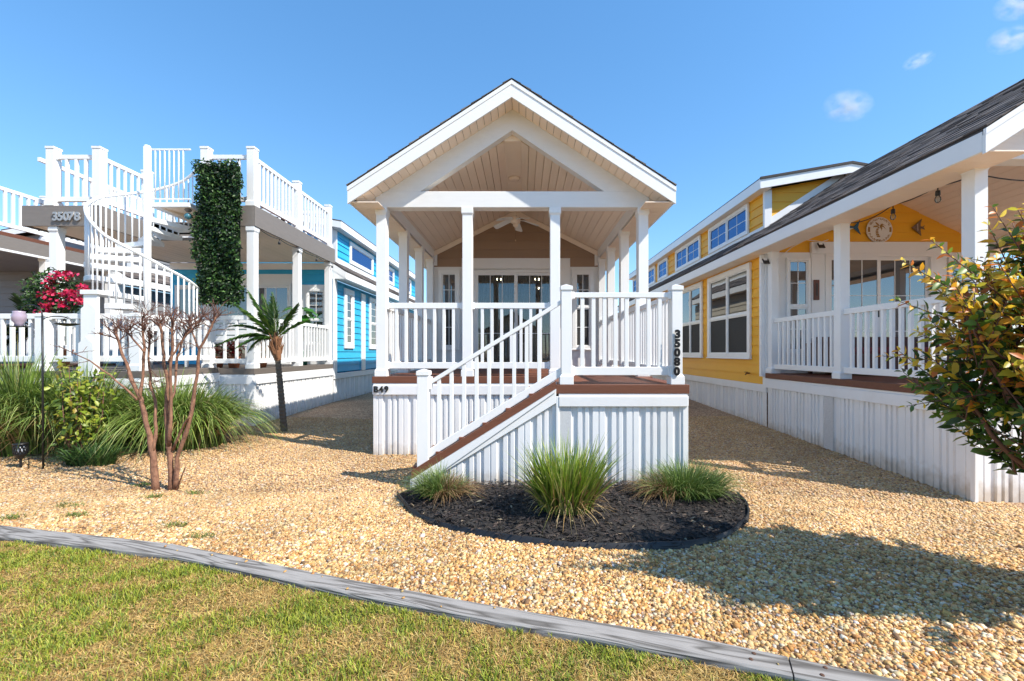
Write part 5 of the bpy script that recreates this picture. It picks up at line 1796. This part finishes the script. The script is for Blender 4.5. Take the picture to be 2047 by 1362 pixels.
# ---- red flowering shrub on the blue cottage deck
fl = thing('flowering_shrub', 'red flowering shrub beside the spiral staircase', 'flowering shrub', (-6.85, 6.45, 1.05))
MB().lathe([(.13, 0), (.19, .28), (.2, .3), (.17, .3)], (-6.85, 6.45, 1.05), 18).build('pot', TERRA, fl, smooth=True)
fs_ = MB()
for k in range(9):
    e = Vector((-6.80 + lr.uniform(-.38, .35), 6.4 + lr.uniform(-.2, .2), lr.uniform(1.9, 2.45)))
    fs_.tube([(-6.85, 6.45, 1.3), (-6.85 + lr.uniform(-.1, .1), 6.43, 1.7), tuple(e)], [.014, .01, .004], 5)
fs_.build('stems', BARKD, fl, smooth=True)
n = 1500
q = rand_unit(n) * (rng.uniform(.2, 1, (n, 1)) ** .5) * np.array([.42, .24, .40]) + np.array([-6.78, 6.35, 2.12])
c = pal(n, [(.03, .075, .02), (.06, .13, .03), (.12, .20, .05), (.02, .04, .015)], [3, 3, 1.4, 3])
leaves('foliage', LEAFM, fl, q, rand_unit(n), rand_unit(n) + np.array([.4, -.5, .8]), rng.uniform(.04, .07, n), rng.uniform(.025, .04, n), c, fine=False)
ctr = [(100, 563, .10), (118, 551, .09), (140, 548, .05), (104, 578, .05), (88, 588, .07), (98, 604, .09), (125, 606, .10), (84, 628, .11), (140, 584, .07), (152, 592, .08), (106, 585, .07), (160, 604, .08), (130, 588, .05), (90, 612, .1), (165, 575, .05)]
for (a, b, r) in ctr:
    c0 = Vector(PX(a, b, 6.22))
    n = int(14 + r * 260)
    pp = np.array([tuple(c0 + Vector((lr.uniform(-r, r) * .62, lr.uniform(-.07, .07), lr.uniform(-r, r) * .5))) for _ in range(n)])
    c = pal(n, [(.62, .012, .06), (.50, .01, .10), (.72, .06, .16), (.40, .006, .03)], [4, 3, 2, 2])
    leaves('flower_cluster', PETALM, fl, pp, rand_unit(n), rand_unit(n) + np.array([.3, -.8, .5]), rng.uniform(.035, .06, n), rng.uniform(.035, .055, n), c, fine=False)

# ---- palms
def palm(label, base, top, fr, frond_len, cols, wts, trunk_mid=None, fibre=True, r=.047):
    t = thing('palm_tree', label, 'palm tree', base, 'small palms')
    b, tp = Vector(base), Vector(top)
    mid = Vector(trunk_mid) if trunk_mid else b.lerp(tp, .5)
    pts, rad = [], []
    for k in range(40):
        s = k / 39
        q = (b * (1 - s) ** 2 + mid * 2 * s * (1 - s) + tp * s * s)
        pts.append(q); rad.append(r * (1.12 - .25 * s) * (1.1 if k % 2 else .93))
    MB().tube(pts, rad, 10).build('trunk', PALMB, t)
    if fibre:
        d = (tp - mid).normalized()
        fb = MB()
        fb.tube([tp - d * .04, tp + d * .1, tp + d * .3, tp + d * .42], [r * 1.1, r * 1.35, r * 1.1, r * .55], 10)
        for k in range(26):
            a = lr.uniform(0, 6.28); h0 = lr.uniform(0, .25)
            o_ = Vector((math.cos(a), math.sin(a), 0)) * r * 1.3
            fb.tube([tp + d * h0 + o_, tp + d * (h0 + .1) + o_ * 1.5, tp + d * (h0 + .16) + o_ * 2.0], [.014, .010, .003], 5)
        fb.build('fibre', PALMF, t)
        cr_ = tp + d * .3
    else:
        cr_ = tp
    V0, D0, U0, C0, L0, W0 = [], [], [], [], [], []
    rc = MB()
    for (vx, vy, vz, ln, dr) in fr:
        v = Vector((vx, vy, vz)).normalized()
        n_ = 44
        prev = None
        path = []
        for k in range(n_ + 1):
            s = k / n_
            q = cr_ + v * (ln * s) + Vector((0, 0, -dr * s * s))
            path.append(q)
        rc.tube([path[i] for i in range(0, n_ + 1, 4)] + [path[-1]], [.008] * 4 + [.005] * 4 + [.003] * (len(range(0, n_ + 1, 4)) + 1 - 8), 5)
        for k in range(4, n_ + 1):
            s = k / n_
            tan_ = (path[k] - path[k - 1]).normalized()
            side = tan_.cross(Vector((0, 0, 1)))
            if side.length < .05: side = Vector((1, 0, 0))
            side.normalize()
            upn = side.cross(tan_)
            l = frond_len * (math.sin(math.pi * min(1, .18 + s * .82)) * .85 + .25)
            for sg_ in (-1, 1):
                dv = (tan_ * (1.0 + .5 * s) + side * sg_ * .62 + upn * .22 + Vector((lr.gauss(0, .08), lr.gauss(0, .08), -.16 + lr.gauss(0, .08)))).normalized()
                V0.append(tuple(path[k])); D0.append(tuple(dv)); U0.append(tuple(upn + side * sg_ * lr.uniform(-.5, .5)))
                L0.append(l * lr.uniform(.8, 1.1)); W0.append(.0055)
    rc.build('frond_stalks', mat('frond_stalk', (.13, .17, .04), .5, .2, 20), t, smooth=True)
    n = len(V0)
    c = pal(n, cols, wts)
    leaves('fronds', LEAFM, t, np.array(V0), np.array(D0), np.array(U0), np.array(L0), np.array(W0), c, fold=.3, droop=.34, fine=False)
    return t
PC = [(.06, .15, .035), (.10, .23, .045), (.19, .34, .06), (.035, .085, .025)]
bp_ = PX(568, 862, 7.15); tp_ = PX(555, 716, 7.12); md_ = PX(562, 785, 7.15)
palm('young palm with orange fibrous crown base in front of the blue cottage deck', (bp_[0], bp_[1], float(gz(bp_[0], bp_[1]))), tp_,
     [(-.42, -.1, .95, .95, .10), (-.58, -.2, .8, 1.0, .22), (-.85, .1, .65, 1.05, .42), (-1, -.15, .4, .95, .45), (-.22, .3, 1, .85, .10), (.05, -.2, 1, .8, .12), (-.12, .1, 1, .85, .08),
      (.55, -.1, .95, .80, .12), (.65, .3, .8, .72, .2), (-.75, -.5, .5, .75, .4), (-.5, -.6, .3, .6, .35), (-.9, .4, .3, .7, .4), (-.15, -.5, .9, .6, .12), (-.33, .1, 1.0, .82, .05), (-.7, -.1, .85, .8, .15)],
     .15, PC, [4, 3, 2, 2], md_)
bp_ = (-7.35, 6.72, 1.05)
palm('dark potted palm on the deck left of the red flowering shrub', bp_, (-7.33, 6.70, 1.55),
     [(-.3, -.2, 1, .75, .1), (.2, -.2, 1, .8, .1), (-.8, -.2, .5, .75, .25), (.6, -.2, .8, .7, .2), (-.9, .1, .15, .7, .25), (.5, .3, 1, .75, .1), (-.6, -.5, .3, .7, .3), (.2, -.7, .5, .6, .25), (.0, .2, 1, .85, .05)],
     .24, [(.025, .06, .025), (.05, .10, .035), (.10, .17, .05), (.02, .04, .02)], [4, 3, 1, 3], fibre=False, r=.03)

# ---- potted plants on the blue cottage porch
mo = thing('potted_monstera', 'broad-leaved potted plant behind the blue cottage side railing', 'potted plant', (-4.98, 9.9, 1.03))
MB().lathe([(.12, 0), (.17, .3), (.18, .32), (.15, .32)], (-4.98, 9.9, 1.03), 18).build('pot', mat('green_glaze', (.03, .2, .13), .3, .15, 8), mo, smooth=True)
sm_ = MB(); lf = MB()
for k in range(16):
    a = lr.uniform(0, 6.28); rr = lr.uniform(.05, .30)
    e = Vector((-4.98 + rr * math.cos(a), 9.85 + rr * .8 * math.sin(a), lr.uniform(1.95, 2.45)))
    sm_.tube([(-4.98, 9.9, 1.3), (-4.98 + .4 * rr * math.cos(a), 9.88, 1.8), tuple(e)], [.008, .006, .004], 5)
    out = Vector((math.cos(a), math.sin(a) - .5, lr.uniform(-.5, .1))).normalized()
    sd = out.cross(Vector((0, 0, 1))).normalized()
    L_ = lr.uniform(.2, .3)
    prof = [(0, 0), (-.1, .3), (.08, .48), (.16, .25), (.26, .55), (.36, .27), (.47, .52), (.56, .24), (.68, .42), (.78, .18), (1, 0)]
    ring = [e + out * (L_ * t) + sd * (L_ * w) - Vector((0, 0, L_ * .25 * t * t)) for t, w in prof] + [e + out * (L_ * t) - sd * (L_ * w) - Vector((0, 0, L_ * .25 * t * t)) for t, w in prof[::-1][1:-1]]
    lf.add([tuple(q) for q in ring], [tuple(range(len(ring)))])
sm_.build('stems', mat('green_stem', (.06, .13, .03), .5, .2), mo, smooth=True)
lf.build('leaves', mat('glossy_leaf', (.05, .20, .025), .3, .25, 6, trans=.25), mo)
def flower_pot(x, y, label, cols):
    t = thing('flower_pot', label, 'potted plant', (x, y, 1.03), 'flower pots on the blue cottage porch')
    MB().lathe([(.08, 0), (.115, .19), (.125, .2), (.1, .2)], (x, y, 1.03), 16).build('pot', TERRA, t, smooth=True)
    n = 200
    q = rand_unit(n) * (rng.uniform(0, 1, (n, 1)) ** .4) * np.array([.14, .14, .16]) + np.array([x, y, 1.36])
    leaves('foliage', LEAFM, t, q, rand_unit(n), rand_unit(n) + np.array([0, -.4, .6]), rng.uniform(.05, .09, n), rng.uniform(.025, .04, n), pal(n, cols, [3, 2, 2]), fine=False)
RC = [(.35, .02, .03), (.25, .05, .03), (.06, .1, .03)]
flower_pot(-5.28, 8.05, 'red-leaved pot plant behind the front railing, nearest the corner post', RC)
flower_pot(-5.62, 8.1, 'red-leaved pot plant behind the front railing, left of its twin', RC)
flower_pot(-4.9, 8.25, 'small orange pot plant behind the blue cottage side railing', [(.4, .16, .03), (.1, .16, .03), (.3, .2, .1)])

# ---- white garden bench on the lower deck behind the bare tree
gb = thing('deck_bench', 'white bench with grey cushion on the blue cottage deck behind the bare tree', 'bench', (-5.9, 8.6, 1.03))
for i in range(4): B('seat_slat', WHITE, gb, -6.5, -5.3, 8.45 + i * .11, 8.54 + i * .11, 1.43, 1.455)
for i in range(4): B('back_slat', WHITE, gb, -6.5, -5.3, 8.90, 8.925, 1.55 + i * .12, 1.64 + i * .12)
for x in (-6.5, -5.34):
    for y in (8.46, 8.88): B('leg', WHITE, gb, x, x + .05, y, y + .05, 1.03, 1.429 if y < 8.6 else 2.02)
    B('arm', WHITE, gb, x - .02, x + .07, 8.45, 8.879, 1.66, 1.69)
B('cushion', mat('grey_cushion', (.22, .24, .27), .9, .1, 20), gb, -6.44, -5.36, 8.46, 8.86, 1.457, 1.53, bev=.02)

# ---- shepherd hook with glass feeder
fd = thing('shepherd_hook', 'thin black shepherd hook pole standing in front of the left grass mound', 'garden pole', (-5.36, 4.92, 0))
hx, hy = -5.36, 4.92
MB().tube([(hx, hy, 0), (hx - .005, hy, 1.0), (hx - .01, hy, 1.72)], .0095, 8).build('pole', BLACKM, fd, smooth=True)
arc = [(hx - .01 - .13 + .13 * math.cos(a), hy, 1.72 + .12 * math.sin(a)) for a in np.linspace(0, math.pi * 1.1, 12)]
arc2 = [(hx - .01 + .16 - .16 * math.cos(a), hy, 1.66 + .05 * math.sin(a)) for a in np.linspace(0, math.pi * .8, 10)]
MB().tube(arc, .006, 6).tube(arc2, .006, 6).build('hook', BLACKM, fd, smooth=True)
MB().tube([(hx, hy, .12), (hx - .16, hy, .12), (hx - .16, hy, -.02)], .006, 6).build('foot_spur', BLACKM, fd)
bf = thing('bird_feeder', 'pink glass jar bird feeder hanging from the black hook', 'bird feeder', (hx - .30, hy, 1.55))
GL = mat('pink_glass', (.40, .32, .40), .12, .12, 8)
MB().lathe([(.04, 0), (.036, .03), (.058, .06), (.063, .12), (.05, .15), (.055, .165), (.02, .17)], (hx - .27, hy, 1.60), 18).build('jar', GL, bf, smooth=True)
MB().lathe([(.02, 0), (.085, .004), (.09, .012), (.02, .014)], (hx - .27, hy, 1.588), 18).build('tray', BLACKM, bf, smooth=True)
MB().tube([(hx - .27, hy, 1.765), (hx - .268, hy, 1.70)], .003, 5).build('hanger', BLACKM, bf)
bd = thing('hanging_dish', 'shallow dark dish hanging right of the black hook pole', 'dish', (hx + .28, hy, 1.6))
MB().lathe([(.03, 0), (.10, .02), (.105, .03), (.09, .028), (.02, .012)], (hx + .27, hy, 1.60), 18).build('bowl', BLACKM, bd, smooth=True)
MB().tube([(hx + .17, hy, 1.63), (hx + .27, hy, 1.71), (hx + .37, hy, 1.63)], .002, 5).build('wire', BLACKM, bd)
# ---- black lattice lantern on a stake
ln = thing('garden_lantern', 'small black lattice solar lantern on a stake at the left edge', 'lantern', (-5.68, 4.98, 0))
lx, ly = -5.68, 4.98
MB().tube([(lx, ly, -.02), (lx, ly, .14)], .012, 8).build('stake', BLACKM, ln)
MB().lathe([(.02, 0), (.05, .05), (.055, .055), (.055, .06)], (lx, ly, .10), 14).build('cup', BLACKM, ln)
cg = MB()
for k in range(12):
    a = 2 * math.pi * k / 12; b = a + .55
    cg.tube([(lx + .055 * math.cos(a), ly + .055 * math.sin(a), .16), (lx + .057 * math.cos((a + b) / 2), ly + .057 * math.sin((a + b) / 2), .21), (lx + .055 * math.cos(b), ly + .055 * math.sin(b), .26)], .005, 4)
    cg.tube([(lx + .055 * math.cos(b), ly + .055 * math.sin(b), .16), (lx + .057 * math.cos((a + b) / 2), ly + .057 * math.sin((a + b) / 2), .21), (lx + .055 * math.cos(a), ly + .055 * math.sin(a), .26)], .005, 4)
cg.build('lattice', BLACKM, ln)
MB().lathe([(.04, 0), (.042, .09)], (lx, ly, .165), 12).build('diffuser', mat('frosted', (.45, .47, .52), .5, .1), ln, smooth=True)
MB().lathe([(.06, 0), (.066, .01), (.06, .02), (.02, .026)], (lx, ly, .262), 14).build('lid', BLACKM, ln, smooth=True)

# ---- leafy crape myrtle at the right
ct = thing('crape_myrtle_tree', 'leafy crape myrtle with orange new growth at the right edge', 'tree', (3.15, 2.15, -.1))
bw = MB()
base = Vector((3.15, 2.15, -.1))
EC = Vector((2.98, 2.1, 1.38)); ER = Vector((1.16, .64, .80))
limbs = []
def limb(P, r0, r1):
    Q = []
    for i in range(len(P) - 1):
        for k in range(4):
            Q.append(P[i].lerp(P[i + 1], k / 4) + Vector((lr.uniform(-1, 1), lr.uniform(-1, 1), lr.uniform(-1, 1))) * .006)
    Q.append(P[-1])
    bw.tube(Q, [r0 + (r1 - r0) * i / (len(Q) - 1) for i in range(len(Q))], 7)
    limbs.extend(Q[3:])
for k in range(15):
    a = 2 * math.pi * k / 15 + lr.uniform(-.2, .2)
    el = lr.uniform(-.1, .9)
    tip = EC + Vector((math.cos(a) * math.cos(el) * ER.x, math.sin(a) * math.cos(el) * ER.y, math.sin(el) * ER.z)) * lr.uniform(.6, .78)
    s = base + Vector((math.cos(a) * .06, math.sin(a) * .06, 0))
    mid = s.lerp(tip, .5) + Vector((0, 0, .16)) - Vector((math.cos(a), math.sin(a), 0)) * .14
    limb([s, s.lerp(mid, .55) + Vector((0, 0, .06)), mid, tip], .015, .004)
for pl in ([(2060, 945, 2.1), (1990, 880, 2.1), (1950, 820, 2.12), (1905, 770, 2.15)], [(2060, 870, 2.0), (1995, 760, 2.0), (1960, 690, 2.0), (1925, 610, 2.0)]):
    limb([base + Vector((0, 0, .45))] + [Vector(PX(*q)) for q in pl], .014, .006)
pos, dv, upv, col, ll = [], [], [], [], []
GRN = [(.06, .125, .022), (.10, .19, .028), (.17, .27, .035), (.04, .08, .02)]
ORG = [(.76, .38, .03), (.74, .50, .04), (.58, .18, .035), (.50, .46, .05), (.80, .60, .10)]
def put(p, d, s, young):
    pos.append(tuple(p)); dv.append(tuple(d)); upv.append((lr.gauss(.45, .35), lr.gauss(-.6, .35), lr.gauss(.7, .25)))
    base_c = lr.choice(ORG) if young else lr.choices(GRN, [4, 4, 2, 3])[0]
    k = lr.uniform(.8, 1.2)
    col.append(tuple(c_ * k for c_ in base_c)); ll.append(s)
LN = np.array([tuple(q) for q in limbs])
nt_ = 0
while nt_ < 760:
    v = Vector((lr.gauss(0, 1), lr.gauss(0, 1), lr.gauss(0, 1))).normalized()
    rr = lr.uniform(.15, 1) ** .45
    v = v / ((abs(v.x) ** 3.2 + abs(v.y) ** 3.2 + abs(v.z) ** 3.2) ** (1 / 3.2))
    q = EC + Vector((v.x * ER.x, v.y * ER.y, v.z * ER.z)) * rr
    lump = math.sin(v.x * 5 + 1) * math.sin(v.y * 5 + 2) * math.sin(v.z * 6)
    if rr > .82 + .24 * lump: continue
    if q.z < .84 + .10 * math.sin(q.x * 7): continue
    nt_ += 1
    near = Vector(LN[np.argmin(((LN - np.array(tuple(q))) ** 2).sum(1) + .3 * np.clip(LN[:, 2] - q.z, 0, 9))])
    ax = ((q - near).normalized() * .5 + (q - (base + Vector((0, 0, .5)))).normalized() * .6 + Vector((0, 0, .25 if q.z > 1.1 else -.1)) + Vector((lr.gauss(0, .2), lr.gauss(0, .2), lr.gauss(0, .2)))).normalized()
    ln0 = lr.uniform(.20, .32)
    p0_ = q - ax * ln0
    bw.tube([near, near.lerp(p0_, .5) + Vector((0, 0, -.02)), p0_, q], [.0045, .004, .003, .0015], 4)
    side = ax.orthogonal().normalized()
    high = q.z > 1.28 + .12 * math.sin(q.x * 9)
    m_ = 10
    for i in range(m_):
        t = i / (m_ - 1)
        c0 = p0_.lerp(q, t)
        for sg_ in (-1, 1):
            ang_ = i * 1.35
            sd = (side * math.cos(ang_) + ax.cross(side) * math.sin(ang_)) * sg_
            young = lr.random() < ((.42 + .55 * t) if (high and rr > .45) else (.02 + .14 * t * (rr > .7)))
            put(c0, (sd + ax * .6).normalized(), lr.uniform(.05, .085) * (1.1 - .4 * t), young)
# a few sprays reaching out to the left
for (px_, py_, yy) in ((1765, 712, 2.15), (1815, 770, 2.15), (1812, 812, 2.1), (1790, 600, 2.0), (1800, 520, 1.95), (1860, 480, 1.95), (1985, 415, 2.0), (2035, 420, 2.0), (1900, 800, 2.0), (1930, 860, 2.0), (2030, 905, 2.05)):
    q = Vector(PX(px_, py_, yy))
    ax = (q - Vector((2.75, 2.1, 1.2))).normalized()
    for j in range(11):
        t = j / 10
        c0 = q - ax * .28 * (1 - t)
        for sg_ in (-1, 1):
            sd = (ax.orthogonal().normalized() * math.cos(j * 1.35) + ax.cross(ax.orthogonal().normalized()) * math.sin(j * 1.35)) * sg_
            put(c0, (sd + ax * .6).normalized(), lr.uniform(.04, .065) * (1.1 - .5 * t), lr.random() < (.15 + .6 * t if py_ < 740 else .3 * t))
    bw.tube([q - ax * .55, q - ax * .28, q], [.004, .003, .0015], 4)
bw.build('trunk', BARKD, ct, smooth=True)
ll = np.array(ll)
print('crape leaves', len(ll))
leaves('crown', LEAFM, ct, np.array(pos), np.array(dv), np.array(upv), ll, ll * rng.uniform(.42, .58, len(ll)), np.array(col), fold=.3, droop=.18, fine=True)

# ================================================================= COTTAGES ACROSS THE LANE (seen in the window reflections)
for i, (x, m, lab) in enumerate(((-7.5, GREYS, 'grey cottage across the lane, reflected in the glass, left one'), (-.8, BEIGE, 'beige cottage across the lane, reflected in the middle door glass'), (5.9, BROWN, 'brown cottage across the lane, reflected in the right hand glass'))):
    t = thing('cottage', lab, 'cottage', (x, -17, 0), 'cottages across the lane')
    MB().prism_y([(x - 2, 0), (x + 2, 0), (x + 2, 3.1), (x, 4.4), (x - 2, 3.1)], -26, -17).build('wall', m, t)
    for s in (-1, 1):
        MB().prism_y(slab(x, s, 0, 2.35, 4.55, .65, .12), -26.3, -16.6).build('roof', SHING, t)
    B('door', WHITE, t, x - .5, x + .5, -16.995, -16.95, .9, 2.9)
    for sx_ in (-1.5, .75): B('window', PANE, t, x + sx_, x + sx_ + .75, -16.995, -16.96, 1.5, 2.8)
    B('deck', DECKM, t, x - 2, x + 2, -16.99, -15, .8, .95)

# ================================================================= CLOUDS
cm = bpy.data.materials.new('cloud_vapour')
cm.use_nodes = True
nt = cm.node_tree
N, L = nt.nodes, nt.links
N.remove(N['Principled BSDF'])
pv = N.new('ShaderNodeVolumePrincipled')
pv.inputs['Color'].default_value = (1, 1, 1, 1)
pv.inputs['Anisotropy'].default_value = .2
tc = N.new('ShaderNodeTexCoord')
ln_ = N.new('ShaderNodeVectorMath'); ln_.operation = 'LENGTH'
L.new(tc.outputs['Object'], ln_.inputs[0])
fo = N.new('ShaderNodeMapRange')
fo.inputs[1].default_value = 1.0; fo.inputs[2].default_value = .1; fo.inputs[3].default_value = 0; fo.inputs[4].default_value = 1
L.new(ln_.outputs['Value'], fo.inputs[0])
nz = N.new('ShaderNodeTexNoise'); nz.inputs['Scale'].default_value = 2.1; nz.inputs['Detail'].default_value = 5
oi = N.new('ShaderNodeObjectInfo')
ad = N.new('ShaderNodeVectorMath'); ad.operation = 'ADD'
L.new(tc.outputs['Object'], ad.inputs[0]); L.new(oi.outputs['Location'], ad.inputs[1])
L.new(ad.outputs[0], nz.inputs['Vector'])
mu = N.new('ShaderNodeMath'); mu.operation = 'MULTIPLY'
L.new(fo.outputs[0], mu.inputs[0])
mr = N.new('ShaderNodeMapRange'); mr.inputs[1].default_value = .42; mr.inputs[2].default_value = .72
L.new(nz.outputs[0], mr.inputs[0]); L.new(mr.outputs[0], mu.inputs[1])
m3 = N.new('ShaderNodeMath'); m3.operation = 'MULTIPLY'; m3.inputs[1].default_value = .13
L.new(mu.outputs[0], m3.inputs[0]); L.new(m3.outputs[0], pv.inputs['Density'])
L.new(pv.outputs[0], N['Material Output'].inputs['Volume'])
for (a, b, w, h, lab) in ((1695, 212, 52, 34, 'small white cloud above the yellow cottage roof, largest of the few'), (2018, 80, 42, 26, 'small faint cloud near the upper right corner'),
                          (2035, 12, 46, 26, 'faint cloud cut by the top right corner of the sky'), (1836, 122, 26, 12, 'tiniest faint cloud wisp left of the upper right clouds')):
    c0 = PX(a, b, 420)
    bm = bmesh.new()
    bmesh.ops.create_icosphere(bm, subdivisions=2, radius=1.0)
    me = bpy.data.meshes.new('cloud')
    bm.to_mesh(me); bm.free()
    me.materials.append(cm)
    o = link(bpy.data.objects.new('cloud', me), None, c0)
    o.scale = (w * 420 / 880, 14, h * 420 / 880)
    tag(o, lab, 'cloud', 'small clouds')
